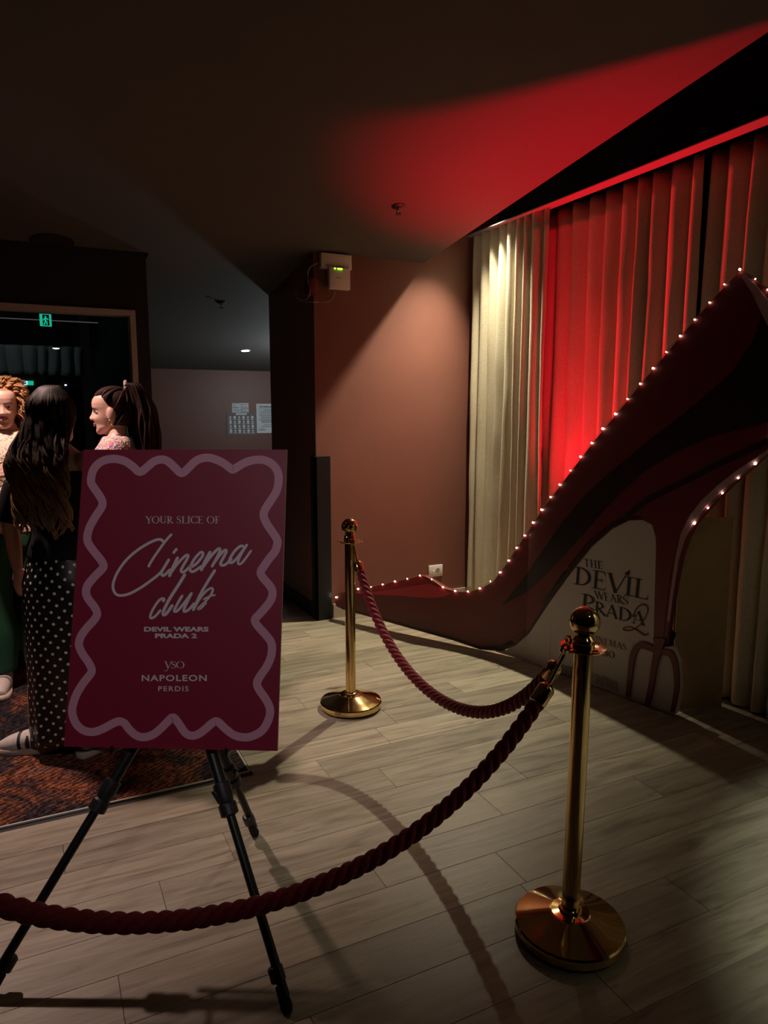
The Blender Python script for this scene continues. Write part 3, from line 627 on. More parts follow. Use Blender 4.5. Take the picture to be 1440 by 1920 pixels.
script = [([(403,378),(418,345),(470,262),(550,150),(590,100),(630,57)], 24), ([(557,150),(535,118),(490,112),(400,150),(290,220),(190,310),(110,420),(68,520),(65,590),(95,640),(150,650),(230,630),(330,575),(430,505),(505,445),(550,390),(605,297)], 26),
 ([(605,297),(562,370),(530,428),(538,457),(565,448),(620,395)], 27), ([(690,277),(645,370),(602,472)], 30), ([(640,247),(680,196)], 26), ([(612,445),(680,350),(755,272),(785,262),(780,292),(730,380),(718,412),(735,427),(770,405),(830,345)], 26),
 ([(800,382),(860,350),(922,275),(928,240),(900,240),(840,310),(805,390),(818,420),(852,412),(920,365)], 26), ([(1005,222),(950,320),(910,415)], 30), ([(925,385),(1000,280),(1070,206),(1095,208),(1072,270),(1012,380)], 27), ([(1030,345),(1090,265),(1138,215),(1156,222),(1138,265),(1100,338),(1112,360),(1150,350),(1210,292)], 26),
 ([(1325,182),(1290,175),(1230,230),(1185,310),(1195,335),(1230,320),(1290,250),(1358,155)], 26), ([(1358,155),(1300,250),(1268,325),(1280,350),(1320,320),(1398,212)], 22),
 ([(540,712),(556,690),(540,680),(500,705),(445,790),(422,850),(432,870),(470,850),(525,787)], 24), ([(760,440),(700,540),(610,680),(550,800),(550,837),(580,822),(640,737)], 30), ([(735,645),(690,720),(655,790),(662,806),(692,790),(760,710),(825,620)], 26), ([(825,620),(770,730),(745,790),(757,806),(800,780),(850,720)], 26),
 ([(1050,400),(980,510),(900,650),(832,800)], 28), ([(845,775),(900,682),(960,610),(1008,580),(1025,598),(1005,645),(950,712),(895,765),(880,782),(910,772),(965,715)], 22), ([(930,690),(990,660),(1052,645)], 16)]
sb_ = MB()
for j, (p, w_) in enumerate(script):
    p = smooth_path(p, 5)
    for q in stroke(p, [w_*(.55 if i in (0, len(p)-1) else 1) for i in range(len(p))]): sb_.add([bpt(*c6(v), .0009+j*.00002) for v in q], [(0, 1, 2, 3)])
sb_.build('script_title', M['silver'], pf, fix=False)
def btext(name, tw, x0, x1, yb, yt, m=None): return lay(tw[0], tw[1], bpt(x0, yb), bpt(x1, yb), bpt(x0, yt), bn, .0009).build(name, m or M['silver'], pf, fix=False)
btext('heading_line', serif_text('YOUR SLICE OF', .03), 273.8, 412.5, 981.5, 968)
btext('subtitle_line', sans_text('DEVIL WEARS', .045), 270.3, 391.3, 1183.7, 1175.2)
btext('subtitle_line', sans_text('PRADA 2', .045), 290.9, 369.4, 1196.1, 1187.7)
btext('sponsor_line', serif_text('yso', .0), 309, 345.6, 1253.1, 1240)
btext('sponsor_line', sans_text('NAPOLEON', .022, 1.15), 265.9, 387.8, 1276.7, 1265.3)
btext('sponsor_line', sans_text('PERDIS', .012, 1.2), 296.9, 353.9, 1295.8, 1286.4)
# easel: folding black tripod with telescopic legs
footR = fl(540, 1898); footL = fl(-25, 1872); footB = fl(479, 1566)
apex = at(346, 1236, 2.115)
es = thing('easel', 'black folding tripod easel behind the burgundy sign board', 'easel', (apex.x, apex.y, 0))
def leg(f, up, jt):
    d = (f-apex).normalized(); Lf = (f-apex).length
    j = apex+d*Lf*jt
    lo = MB().tube([j-d*.05, f+Vector((0, 0, .02))-d*.02], .0125, 14).build('leg', M['blackmetal'], es, smooth=35)
    MB().tube([apex, j], .0165, 14).build('upper_tube', M['blackmetal'], lo, smooth=35)
    MB().tube([j-d*.050, j-d*.046, j-d*.01, j+d*.006, j+d*.012, j+d*.040, j+d*.044], [.017, .024, .024, .020, .025, .025, .015], 16).build('clamp', M['blackplastic'], lo, smooth=35)
    sd = d.cross(Vector((0, 0, 1))).normalized()
    MB().tube([j+d*.0+sd*.016, j-d*.034+sd*.029], [.010, .006], 8, sq=.6).build('clamp_lever', M['blackplastic'], lo, smooth=35)
    g = f-d*.075
    MB().tube([g-d*.035, g-d*.030, g+d*.002, g+d*.006], [.014, .020, .020, .013], 14).build('lock_collar', M['blackplastic'], lo, smooth=35)
    MB().tube([f-d*.062, f-d*.030, f-d*.010+Vector((0, 0, .004)), f+Vector((0, 0, .001))], [.0135, .0145, .016, .012], 14).build('rubber_foot', M['felt'], lo, smooth=35)
leg(footR, 0, .44); leg(footL, 0, .44); leg(footB, 0, .62)
up_ = by_
MB().tube([apex-up_*.06, apex+up_*.52], .012, 14).build('mast', M['blackmetal'], es, smooth=35)
MB().box((-.035, -.028, -.03), (.035, .028, .035), .008).xf(lambda q: apex+q).build('hub', M['blackplastic'], es, smooth=35)
mid = (BL+BR)/2
sh_ = MB()
for s in (-1, 1):
    c = mid+bx_*s*.16-by_*.006; back = c-bn*.085-by_*.004
    MB().tube([back, c-bn*.010-by_*.002, c+bn*.012-by_*.002, c+bn*.014+by_*.012], .0055, 10).build('board_pin', M['blackmetal'], es, smooth=35)
MB().tube([mid-bx_*.19-bn*.085-by_*.01, mid+bx_*.19-bn*.085-by_*.01], .008, 10).build('cross_bar', M['blackmetal'], es, smooth=35)
# ------------------------------------------------------------------ fittings on the brown wall
def wall_rect(x0, y0, x1, y1):
    a = on(x0, y0, (0, 1, 0), (0, UB, 0)); b = on(x1, y1, (0, 1, 0), (0, UB, 0)); return min(a.x, b.x), max(a.x, b.x), min(a.z, b.z), max(a.z, b.z)
x0, x1, z0, z1 = wall_rect(598, 473, 655, 509); z1 = min(z1, 2.552)
rt = thing('emergency_light_box', 'white plastic box fixed high on the brown wall against the ceiling', 'box', ((x0+x1)/2, UB-.05, z0))
MB().box((x0, UB-.045, z0), (x1, UB-.001, z1), .005).build('housing', M['white'], rt, smooth=35)
MB().box((x0+.03, UB-.049, z0+.012), (x1-.05, UB-.044, z0+.022), .001).build('recessed_grip', M['skirt'], rt)
MB().box((x1-.045, UB-.047, z0+.022), (x1-.025, UB-.044, z0+.026)).box((x1-.045, UB-.047, z0+.012), (x1-.025, UB-.044, z0+.016)).build('printed_mark', M['greyink'], rt)
x0, x1, z0, z1 = wall_rect(609, 504, 648, 547.5)
ap = thing('wireless_router', 'square white router with green lights below the white wall box', 'router', ((x0+x1)/2, UB-.05, z0))
MB().box((x0, UB-.085, z0), (x1, UB-.047, z1), .005).box((x0+.02, UB-.05, z0+.02), (x1-.02, UB-.001, z1-.02)).build('housing', M['white'], ap, smooth=35)
for k in range(4):
    px_ = x0+.035+(.0 if k == 0 else .012+.012*k)
    MB().box((px_, UB-.0875, z1-.012), (px_+.009, UB-.0845, z1-.005), .001).build('status_light', M.setdefault('led', mat('green_led', (.2, 1, .05), .4, emit=9, ecol=(.25, 1, .02))), ap)
for k in range(3): MB().box((x0-.003, UB-.078, z0+.02+k*.045), (x0+.003, UB-.055, z0+.05+k*.045), .002).build('port_cover', M['skirt'], ap)
MB().box((x0+.05, UB-.0865, z0+.072), (x0+.085, UB-.0845, z0+.076)).build('printed_mark', M['greyink'], ap)
def onw(x, y, d=0): return on(x, y, (0, 1, 0), (0, UB-.008-d, 0))
def ons(x, y): return on(x, y, (1, 0, 0), (VC0-.064, 0, 0))
cbp = [onw(596, 493), onw(593.5, 497)]
cbp = [onw(600, 493), onw(595.2, 494)]+[ons(590, 496), ons(581, 502), ons(577, 514), ons(579, 528), ons(582, 542), ons(579, 556), ons(572, 562), ons(562, 561), ons(556, 553), ons(555, 545)]
tag(MB().tube([tuple(q) for q in smooth_path([tuple(q) for q in cbp], 5)], .0026, 6).build('power_cable', M['skirt'], smooth=True), 'thin pale cable looping from the white wall box round the corner', 'cable')
cb2 = [onw(628, 548, .04), onw(626, 555), onw(620, 563), onw(608, 566.5), onw(596, 566.5), ons(588, 566.5), ons(574, 566), ons(562, 562.5), ons(554, 556), ons(552.5, 546)]
tag(MB().tube([tuple(q) for q in smooth_path([tuple(q) for q in cb2], 5)], .0026, 6).build('network_cable', M['skirt'], smooth=True), 'thin pale cable hanging below the router and round the corner', 'cable')
c = ons(573, 538)
jb = thing('alarm_box', 'small dark red alarm box on the shadowed side of the column', 'alarm', (VC0-.03, c.y, c.z-.12))
MB().box((VC0-.055, c.y-.07, c.z-.05), (VC0-.001, c.y+.07, c.z+.05), .006).build('housing', mat('red_plastic', (.16, .012, .03), .5), jb, smooth=35)
MB().box((VC0-.060, c.y+.02, c.z-.05), (VC0-.054, c.y+.035, c.z+.05), .002).build('black_band', M['blackplastic'], jb)
MB().box((VC0-.058, c.y-.03, c.z+.02), (VC0-.054, c.y-.015, c.z+.04), .002).build('white_label', M['white'], jb)
x0, x1, z0, z1 = wall_rect(803, 1060.5, 828.5, 1079)
pt = thing('wall_socket', 'white power outlet low on the brown wall above the shoe toe', 'socket', ((x0+x1)/2, UB, z0))
pl_ = MB().box((x0, UB-.012, z0), (x1, UB-.001, z1), .003).build('face_plate', M['white'], pt, smooth=35)
MB().box((x0+.035, UB-.016, z0+.02), (x0+.05, UB-.011, z0+.05), .002).build('rocker_switch', M['white'], pl_)
MB().tube([(x0+.077, UB-.015, z0+.05), (x0+.077, UB-.011, z0+.05)], .019, 20).build('socket_face', M['skirt'], pl_, smooth=35)
for dx_, dz_ in ((-.007, .004), (.007, .004), (0, -.009)): MB().box((x0+.0755+dx_, UB-.0158, z0+.046+dz_), (x0+.0785+dx_, UB-.0148, z0+.054+dz_)).build('socket_slot', M['black'], pl_)
# ------------------------------------------------------------------ ceiling fittings
def ceil_pt(x, y): return on(x, y, (0, .1388, 1), (0, UB, 2.561))
def sprinkler(x, y, label):
    p = ceil_pt(x, y); t = thing('sprinkler', label, 'sprinkler', p, 'ceiling sprinklers')
    f = lambda q: p+Vector((q.x, q.y, q.z-.1388*q.y))
    MB().lathe([(.040, 0), (.040, -.004), (.026, -.012), (.014, -.014)], 28).xf(f).build('escutcheon', M['blackmetal'], t, smooth=35)
    MB().lathe([(.009, -.012), (.009, -.024), (.006, -.030)], 14).xf(f).build('body', M['chrome'], t, smooth=35)
    for s in (-1, 1): MB().tube([(s*.008, 0, -.022), (s*.011, 0, -.034), (s*.002, 0, -.046)], .002, 6).xf(f).build('frame_arm', M['blackmetal'], t)
    MB().lathe([(.018, -.046), (.018, -.049)], 16).xf(f).build('deflector', M['blackmetal'], t, smooth=35)
sprinkler(747, 386, 'black ceiling sprinkler at the edge of the red glow')
sprinkler(415, 566, 'black ceiling sprinkler near the corridor')
p = ceil_pt(98, 452)
cs_ = thing('ceiling_speaker', 'round black ceiling speaker above the women', 'speaker', p)
f = lambda q: p+Vector((q.x, q.y, q.z-.1388*q.y))
MB().lathe([(.125, -.0005), (.125, -.006), (.112, -.009), (.112, -.005)], 40).xf(f).build('bezel', M['black'], cs_, smooth=35)
MB().lathe([(.111, -.003), (.111, -.007)], 40).xf(f).build('grille', M['felt'], cs_, smooth=35)
def downlight(p, label, r, em, col, group=None):
    t = thing('downlight', label, 'light', p, group)
    f = lambda q: p+Vector((q.x, q.y, q.z-(.1388*q.y if p.y < 8.8 and p.x > .7 else 0)))
    MB().lathe([(r*1.35, -.0005), (r*1.35, -.004), (r, -.006), (r, -.002)], 28).xf(f).build('bezel', M['white'], t, smooth=35)
    MB().lathe([(r*.98, -.0025), (r*.98, -.0045)], 24).xf(f).build('lens', mat('lit_lens', (1, 1, 1), .3, emit=em, ecol=col), t, smooth=35)
downlight(ceil_pt(460, 657), 'small lit downlight in the corridor ceiling', .040, 60, (.85, 1, .95))
# ------------------------------------------------------------------ notices at the end of the corridor
FU = 8.80
def fwp(x, y, d=0): return on(x, y, (0, 1, 0), (0, FU-.002-d, 0))
def sheet(x0, y0, x1, y1, name, m, parent, d=0, th=.002):
    a, b = fwp(x0, y0, d), fwp(x1, y1, d); return MB().box((a.x, a.y-th, min(a.z, b.z)), (b.x, a.y, max(a.z, b.z))).build(name, m, parent)
k9 = lambda x, y: (410+x/13.09, 740+y/13.09)
def lines(par, rows, d):
    mb = MB()
    for (xa, xb, y) in rows:
        a, b = fwp(*k9(xa, y), d), fwp(*k9(xb, y+11), d); mb.box((a.x, a.y-.0006, b.z), (b.x, a.y, a.z))
    mb.build('print_lines', M['greyink'], par)
wn = thing('warning_notice', 'white warning notice with bold black heading on the corridor wall', 'notice', fwp(*k9(930, 940)))
sheet(*k9(920, 222), *k9(1500, 935), 'paper', M['paper'], wn)
tx = sans_text('WARNING', .03); lay(tx[0], tx[1], fwp(*k9(985, 315), .003), fwp(*k9(1440, 322), .003), fwp(*k9(985, 272), .003), Vector((0, -1, 0)), .0002).build('heading', M['ink'], wn, fix=False)
lines(wn, [(970,1440,345),(1110,1400,368),(975,1440,395),(1050,1430,420),(970,1430,450),(1000,1440,485),(1000,1440,515),(1030,1300,545),(1030,1300,570),(985,1400,605),(1040,1420,630),(1040,1420,655),(1050,1350,682),(1100,1350,735),(1040,1400,780),(1000,1130,838),(990,1150,866)], .0025)
ns = thing('notice_sheet', 'small white text sheet above the grey photo board', 'notice', fwp(*k9(330, 445)))
sheet(*k9(325, 205), *k9(735, 440), 'paper', M['paper'], ns)
lines(ns, [(340,510,212),(520,705,236),(345,430,262),(530,590,265),(340,500,305),(540,710,300),(345,480,325),(540,720,330),(540,720,352),(360,580,372),(540,700,396),(355,530,396),(545,720,420)], .0025)
pb = thing('photo_board', 'grey board with four rows of tiny portraits on the corridor wall', 'board', fwp(*k9(210, 985)))
sheet(*k9(190, 440), *k9(925, 990), 'backing', mat('grey_board_print', (.22, .18, .18), .7), pb, .002)
sheet(*k9(418, 455), *k9(692, 497), 'heading_strip', M['paper'], pb, .0045)
for r in range(4):
    for q in range(6):
        cx_, cy_ = 285+q*108+r*6, 553+r*110; big = (q+r) % 2
        a = fwp(*k9(cx_, cy_), .0045); rr = .0125 if not big else .0175
        po = MB().tube([(a.x, a.y, a.z), (a.x, a.y-.001, a.z)], rr, 14).build('portrait', M['paper'], pb)
        sheet(*k9(cx_-34, cy_+40), *k9(cx_+34, cy_+60), 'name_label', M['paper'], po, .0045, .001)
# ------------------------------------------------------------------ dark room beyond the opening
def farp(x, y, u): return on(x, y, (0, 1, 0), (0, u, 0))
M['greycurt'] = cloth_mat('grey_drape', (.20, .22, .22), 120, .2)
a = farp(0, 646, 9.6); b = farp(246, 654, 9.6); c = farp(120, 704, 9.6)
curtain('drape', -3.2, .60, 9.66, c.z, b.z, 21, 'grey pleated drape high in the dark room beyond the opening', 'curtain', M['greycurt'], amp=.05, pitch=.15, rows=6, along='x')
a = farp(-60, 593, 7.6); b = farp(196, 606, 7.6)
tag(MB().tube([a, b], .0045, 8).build('light_rail', mat('pale_rail_faint_glow', (.55, .55, .55), .3, .6, emit=.08, ecol=(.7, .7, .7)), smooth=True), 'thin pale rail hanging below the dark ceiling past the exit sign', 'rail')  # faint emission put into the rail so it shows in the dark
M['exitgreen'] = mat('exit_sign_green', (.0, .35, .20), .4, emit=.55, ecol=(.02, .75, .45)); M['exitdark'] = mat('exit_sign_dark', (.003, .02, .014), .5)
c = farp(85.5, 600, 7.2); w2, h2 = .048, .053
ex = thing('exit_sign', 'square green exit sign with running figure hanging in the dark doorway', 'sign', c)
bd = MB().box((c.x-w2, c.y, c.z-h2), (c.x+w2, c.y+.03, c.z+h2), .003).build('lit_box', M['exitgreen'], ex)
MB().box((c.x-w2*.5, c.y-.001, c.z-h2*.9), (c.x+w2*.62, c.y+.001, c.z+h2*.88)).build('door_symbol', M['exitdark'], bd)
fg = MB(); g = lambda x, z: (c.x+x*w2, c.y-.0022, c.z+z*h2)
fg.tube([(c.x+.02*w2, c.y-.0012, c.z+.55*h2), (c.x+.02*w2, c.y-.0024, c.z+.55*h2)], .0075, 12)
for pth in ([g(.0, .38), g(-.02, -.1)], [g(-.02, .34), g(-.30, .12), g(-.32, -.10)], [g(.02, .34), g(.30, .20), g(.42, .0)], [g(-.02, -.1), g(-.14, -.45), g(-.32, -.82)], [g(0, -.1), g(.22, -.35), g(.18, -.80)]): fg.tube(pth, .0052, 6)
fg.build('running_figure', M['exitgreen'], bd)
rod = MB().tube([(c.x, c.y+.015, c.z+h2), (c.x, c.y+.015, 2.99)], .004, 6).build('hanger', M['black'], ex)
c = farp(51, 718, 10.46)
e2 = thing('exit_sign', 'small lit green and blue exit sign far inside the dark room', 'sign', c)
b2 = MB().box((c.x-.06, c.y, c.z-.028), (c.x+.075, c.y+.03, c.z+.028), .003).build('lit_box', M['exitgreen'], e2)
MB().box((c.x-.055, c.y-.002, c.z-.024), (c.x+.005, c.y+.001, c.z+.024)).build('figure_panel', mat('exit_sign_blue', (.1, .5, .7), .4, emit=1.6, ecol=(.2, .65, 1)), b2)
c = farp(105, 652.5, 8.2)
ld = thing('pendant_lamp', 'small round lamp glowing white in the dark room beyond the opening', 'lamp', c)
MB().lathe([(.012, .03), (.030, .012), (.036, 0)], 20, c).build('shade', M['black'], ld, smooth=35)
MB().lathe([(.035, -.001), (.030, -.008), (.012, -.012)], 20, c).build('lens', mat('lamp_lens', (1, 1, 1), .4, emit=1.3, ecol=(.9, 1, .97)), ld, smooth=35)
MB().tube([(c.x, c.y, c.z+.03), (c.x, c.y, 2.99)], .003, 6).build('cord', M['black'], ld)
c = farp(123, 722, 10.49)
tag(MB().sphere(c, (.014, .014, .009)).build('indicator_light', mat('indicator_glow', (1, 1, 1), .4, emit=2.5, ecol=(.85, .95, 1)), smooth=True), 'tiny white light far back in the dark room between the heads', 'light')
# ------------------------------------------------------------------ people
M['skin'] = mat('light_skin', (.56, .34, .26), .5, var=.06, scale=18); M['lip'] = mat('lip_pink', (.42, .12, .12), .4); M['eye'] = mat('eye_white', (.7, .68, .66), .2)
M['iris'] = mat('dark_iris', (.02, .015, .012), .15); M['teeth'] = mat('teeth', (.75, .72, .66), .3); M['gold'] = mat('gold_jewellery', (.8, .55, .25), .25, 1)
def lerp_tab(tab, z):
    if z <= tab[0][0]: return tab[0][1:]
    for a, b in zip(tab, tab[1:]):
        if z <= b[0]:
            t = (z-a[0])/(b[0]-a[0]); t = t*t*(3-2*t)*.5+t*.5; return tuple(a[i]+(b[i]-a[i])*t for i in range(1, len(a)))
    return tab[-1][1:]
HEADT = [(0, .070, .020, .018), (.006, .078, .006, .028), (.014, .0815, -.004, .037), (.026, .080, -.014, .046), (.036, .0775, -.024, .051), (.052, .080, -.042, .057), (.068, .0805, -.060, .061), (.085, .0815, -.073, .065), (.105, .079, -.084, .069),
         (.122, .080, -.092, .071), (.138, .0855, -.097, .0725), (.158, .0865, -.100, .0735), (.178, .080, -.097, .071), (.196, .064, -.086, .063), (.210, .042, -.066, .049), (.219, .016, -.040, .030), (.2225, -.006, -.020, .010)]
def gauss(x, s): return exp(-(x/s)**2)
def head_mb(smile=1):
    mb = MB(); rings = []; n = 72; zs = [i*.2225/74 for i in range(75)]
    for z in zs:
        f, b, w_ = lerp_tab(HEADT, z); xm = b*.35+f*.10 if z > .04 else (f+b)/2; ring = []
        for k in range(n):
            a = 2*pi*k/n; c, s = cos(a), sin(a)
            ex = .82 if c > 0 else .95
            x = xm+((f-xm) if c > 0 else (xm-b))*math.copysign(abs(c)**ex, c); y = w_*math.copysign(abs(s)**.92, s)
            if c > 0:
                ay = abs(y)
                if .068 < z < .132:
                    h = (.132-z)/.050 if z > .082 else (z-.068)/.014
                    x += .027*min(1, max(0, h))**.9*gauss(y, .009+.008*max(0, min(1, (.125-z)/.045)))
                    if z < .09: x += .007*gauss(ay-.013, .008)*gauss(z-.078, .008)
                x -= .010*gauss(ay-.031, .015)*gauss(z-.112, .010)
                x += .004*gauss(ay-.030, .020)*gauss(z-.134, .007)
                x += .0045*gauss(ay-.038, .018)*gauss(z-.078, .016)*(1+.6*smile)
                lz = z-.052-.10*ay*smile*.5
                x += .0050*gauss(y, .024)*(gauss(lz-.0065, .005)+gauss(lz+.0075, .0055)) - .0055*gauss(y, .026)*gauss(lz, .0028)
                x -= .003*gauss(y, .02)*gauss(z-.034, .006)
            ring.append((x, y, z))
        rings.append(ring)
    mb.loft(rings)
    for s in (-1, 1):
        mb.sphere((-.006, s*.0735, .098), (.018, .009, .031), 14, 10); mb.sphere((.002, s*.073, .077), (.009, .007, .011), 10, 8)
    return mb
def ell(c, rx, ry, n=28): return [(c[0]+rx*cos(2*pi*k/n), c[1]+ry*sin(2*pi*k/n), c[2]) for k in range(n)]
def ipath(pts, rs, k=6):
    p = smooth_path([tuple(a)+(r,) for a, r in zip(pts, rs)], k); return [q[:3] for q in p], [q[3] for q in p]
def torso_mb(o=0, z0=.80, z1=1.46, H=1.0):
    tab = [(.80, 0, .105, .160), (.88, -.005, .115, .172), (.96, .0, .100, .150), (1.04, .005, .088, .122), (1.12, .005, .092, .124), (1.22, .012, .104, .140), (1.29, .008, .104, .152), (1.35, -.002, .088, .158), (1.385, -.008, .066, .130), (1.42, -.012, .052, .070), (1.46, -.010, .050, .052)]
    mb = MB(); rings = []; n = 22
    for i in range(n+1):
        z = z0+(z1-z0)*i/n; cx_, rx, ry = lerp_tab(tab, z); rings.append(ell((cx_, 0, z), rx+o, ry+o))
    return mb.loft(rings)
def hand_mb(mb, wrist, dirv, palm_n, side, curl=.35):
    d = Vector(dirv).normalized(); nrm = (Vector(palm_n)-d*Vector(palm_n).dot(d)).normalized(); sd = d.cross(nrm)*side
    w_ = Vector(wrist); mb.tube([w_-d*.02, w_+d*.02, w_+d*.055, w_+d*.088], [.023, .030, .036, .030], 14, sq=.5 if True else 1, up=sd)
    for k, (off, ln) in enumerate(((-.027, .062), (-.009, .074), (.010, .070), (.027, .054))):
        p = w_+d*.082+sd*off; path = [p-d*.02]; dd = d.copy()
        for j, q in enumerate((.45, .32, .25)):
            path.append(p.copy()) if j == 0 else None
            dd = (dd+nrm*curl*(.6+.4*j)).normalized(); p = p+dd*ln*q; path.append(p.copy())
        pp, rr = ipath(path, [.0088, .0088, .0082, .0075, .0062], 3); mb.tube(pp, rr, 9)
    p = w_+d*.028-sd*.026; td = (d*.75-sd*.62+nrm*.3).normalized(); q = p+td*.038; r = q+(td+d*.5+nrm*.3).normalized()*.030
    pp, rr = ipath([p-td*.02, p, q, r], [.012, .012, .0095, .0075], 3); mb.tube(pp, rr, 9)
def arm_pts(side, elbow, wrist): return [(0, side*.125, 1.355), (-.004, side*.165, 1.335), tuple((Vector((-.004, side*.165, 1.335))*.5+Vector(elbow)*.5)), elbow, tuple(Vector(elbow)*.5+Vector(wrist)*.5), wrist]
ARM_R = [.048, .050, .043, .036, .034, .0245]
def leg_pts(side, off=(0, 0)): return [(0, side*.085, .88), (.002, side*.088, .70), (.008+off[0]*.3, side*.090+off[1]*.3, .49), (-.014+off[0]*.6, side*.090+off[1]*.6, .32), (-.006+off[0], side*.090+off[1], .10), (off[0], side*.090+off[1], .06)]
LEG_R = [.090, .080, .056, .055, .034, .038]
def remesh(mb, voxel, it=2):
    me = bpy.data.meshes.new('tmp'); me.from_pydata([tuple(v) for v in mb.v], [], mb.f); o = bpy.data.objects.new('tmp', me); COL.objects.link(o)
    bm = bmesh.new(); bm.from_mesh(me); bmesh.ops.recalc_face_normals(bm, faces=bm.faces); bm.to_mesh(me); bm.free()
    m = o.modifiers.new('r', 'REMESH'); m.mode = 'VOXEL'; m.voxel_size = voxel; m.adaptivity = 0
    if it: s = o.modifiers.new('s', 'SMOOTH'); s.iterations = it; s.factor = .4
    dg = bpy.context.evaluated_depsgraph_get(); ev = o.evaluated_get(dg); em = ev.to_mesh()
    out = MB(); out.v = [v.co.copy() for v in em.vertices]; out.f = [tuple(p.vertices) for p in em.polygons]
    ev.to_mesh_clear(); bpy.data.objects.remove(o); bpy.data.meshes.remove(me); return out
HS = 1.0
class Person:
    """figure built facing +X with the feet at the origin, turned and scaled by its root"""
    def __init__(s, label, loc, face, height, elbows, wrists, head_turn=0, head_tilt=0, group=None, voxel=.0055, hands=(1, 1), curl=.35, smile=1, yaw=(0, 0), off=((0, 0), (0, 0))):
        s.root = tag(bpy.data.objects.new('person', None), label, 'person', group); COL.objects.link(s.root); ORG[s.root] = Vector((0, 0, 0))
        s.yaw, s.off = yaw, off; s.k = height/1.655; s.el, s.wr = elbows, wrists
        s.hm = Matrix.Translation((.008, 0, 1.432)) @ Matrix.Rotation(head_turn, 4, 'Z') @ Matrix.Rotation(head_tilt, 4, 'Y')
        mb = torso_mb()
        pp, rr = ipath([(-.014, 0, 1.38), (-.010, 0, 1.44), s.hm @ Vector((-.020, 0, .05))], [.058, .050, .050]); mb.tube(pp, rr, 20)
        for i, sd in enumerate((1, -1)):
            pp, rr = ipath(arm_pts(sd, elbows[i], wrists[i]), ARM_R); mb.tube(pp, rr, 16)
            pp, rr = ipath(leg_pts(sd, off[i]), LEG_R); mb.tube(pp, rr, 16)
            pp, rr = ipath([(-.045, sd*.09, .040), (0, sd*.09, .045), (.07, sd*.095, .034), (.14, sd*.10, .022), (.165, sd*.10, .018)], [.030, .038, .036, .028, .014]); mb.tube([s.ft(i, q) for q in pp], rr, 14, sq=1)
            d = Vector(wrists[i])-Vector(elbows[i]); hand_mb(mb, wrists[i], d, hands[i] if isinstance(hands[i], tuple) else (0, -sd, 0), sd, curl)
        h = head_mb(smile); h.xf(lambda q: s.hm @ q); mb.add(h.v, h.f)
        s.body = remesh(mb, voxel).build('body', M['skin'], s.root, smooth=True, fix=False)
        for sd in (-1, 1):
            e = MB().sphere((.0600, sd*.031, .112), .0125, 16, 12).xf(lambda q: s.hm @ q).build('eye', M['eye'], s.body, smooth=True)
            MB().sphere((.0758, sd*.031, .1115), (.0035, .0055, .0055), 12, 8).xf(lambda q: s.hm @ q).build('iris', M['iris'], e, smooth=True) if False else None
            ir = MB().sphere((.0697, sd*.031, .1115), (.0036, .0058, .0058), 12, 8).xf(lambda q: s.hm @ q)
            ir.build('iris', M['iris'], s.body, smooth=True)
            br = [(.0835, sd*.014, .1305), (.0845, sd*.026, .1345), (.079, sd*.040, .1345), (.068, sd*.052, .128)]
            MB().tube([s.hm @ Vector(q) for q in smooth_path(br, 4)], .0028, 7, sq=.7).build('eyebrow', s.browm if hasattr(s, 'browm') else M['iris'], s.body, smooth=True)
        lp = MB()
        for dz, sg in ((.0052, 1), (-.0062, -1)):
            pts = [(.0870-abs(y)*abs(y)*14, y, .052+dz*(1-(abs(y)/.027)**2)+abs(y)*.10*smile) for y in (-.026, -.018, -.008, 0, .008, .018, .026)]
            lp.tube([s.hm @ Vector(q) for q in smooth_path(pts, 4)], [.0012+.0032*sin(pi*i/24) for i in range(25)], 8)
        if smile > 1.25:
            tp = [(.0835-abs(y)*abs(y)*14, y, .0525+abs(y)*.11*smile) for y in (-.021, -.012, 0, .012, .021)]
            MB().tube([s.hm @ Vector(q) for q in smooth_path(tp, 4)], [.0008+.0042*sin(pi*i/16) for i in range(17)], 8).build('teeth', M['teeth'], s.body, smooth=True)
        s.lips = lp.build('lips', M['lip'], s.body, smooth=True)
        s.root.location = loc; s.root.rotation_euler = (0, 0, face); s.root.scale = (s.k,)*3
    def ft(s, i, q):
        sd = (1, -1)[i]; c, n = cos(s.yaw[i]), sin(s.yaw[i]); x, y = q[0], q[1]-sd*.09
        return Vector((x*c-y*n+s.off[i][0], x*n+y*c+sd*.09+s.off[i][1], q[2]))
    def part(s, mb, name, m, parent=None, smooth=True): return mb.build(name, m, parent or s.root, smooth=smooth, fix=False)
    def garment(s, name, m, o=.012, z0=.90, z1=1.40, sleeves=(5, 5), voxel=.010, sleeve_o=.012):
        mb = torso_mb(o, z0, z1)
        for i, sd in enumerate((1, -1)):
            if sleeves[i] > 0:
                n = sleeves[i]+1; pp, rr = ipath(arm_pts(sd, s.el[i], s.wr[i])[:n], [r+sleeve_o for r in ARM_R[:n]]); mb.tube(pp, rr, 16)
        return s.part(remesh(mb, voxel, 2), name, m)
    def trousers(s, name, m, o=.016, zlow=.07):
        mb = torso_mb(o, .80, 1.0)
        for sd in (1, -1):
            pts = leg_pts(sd); pp, rr = ipath(pts[:5], [r+o+(.02 if i > 2 else 0) for i, r in enumerate(LEG_R[:5])]); mb.tube(pp, rr, 16)
        return s.part(remesh(mb, .012, 2), name, m)
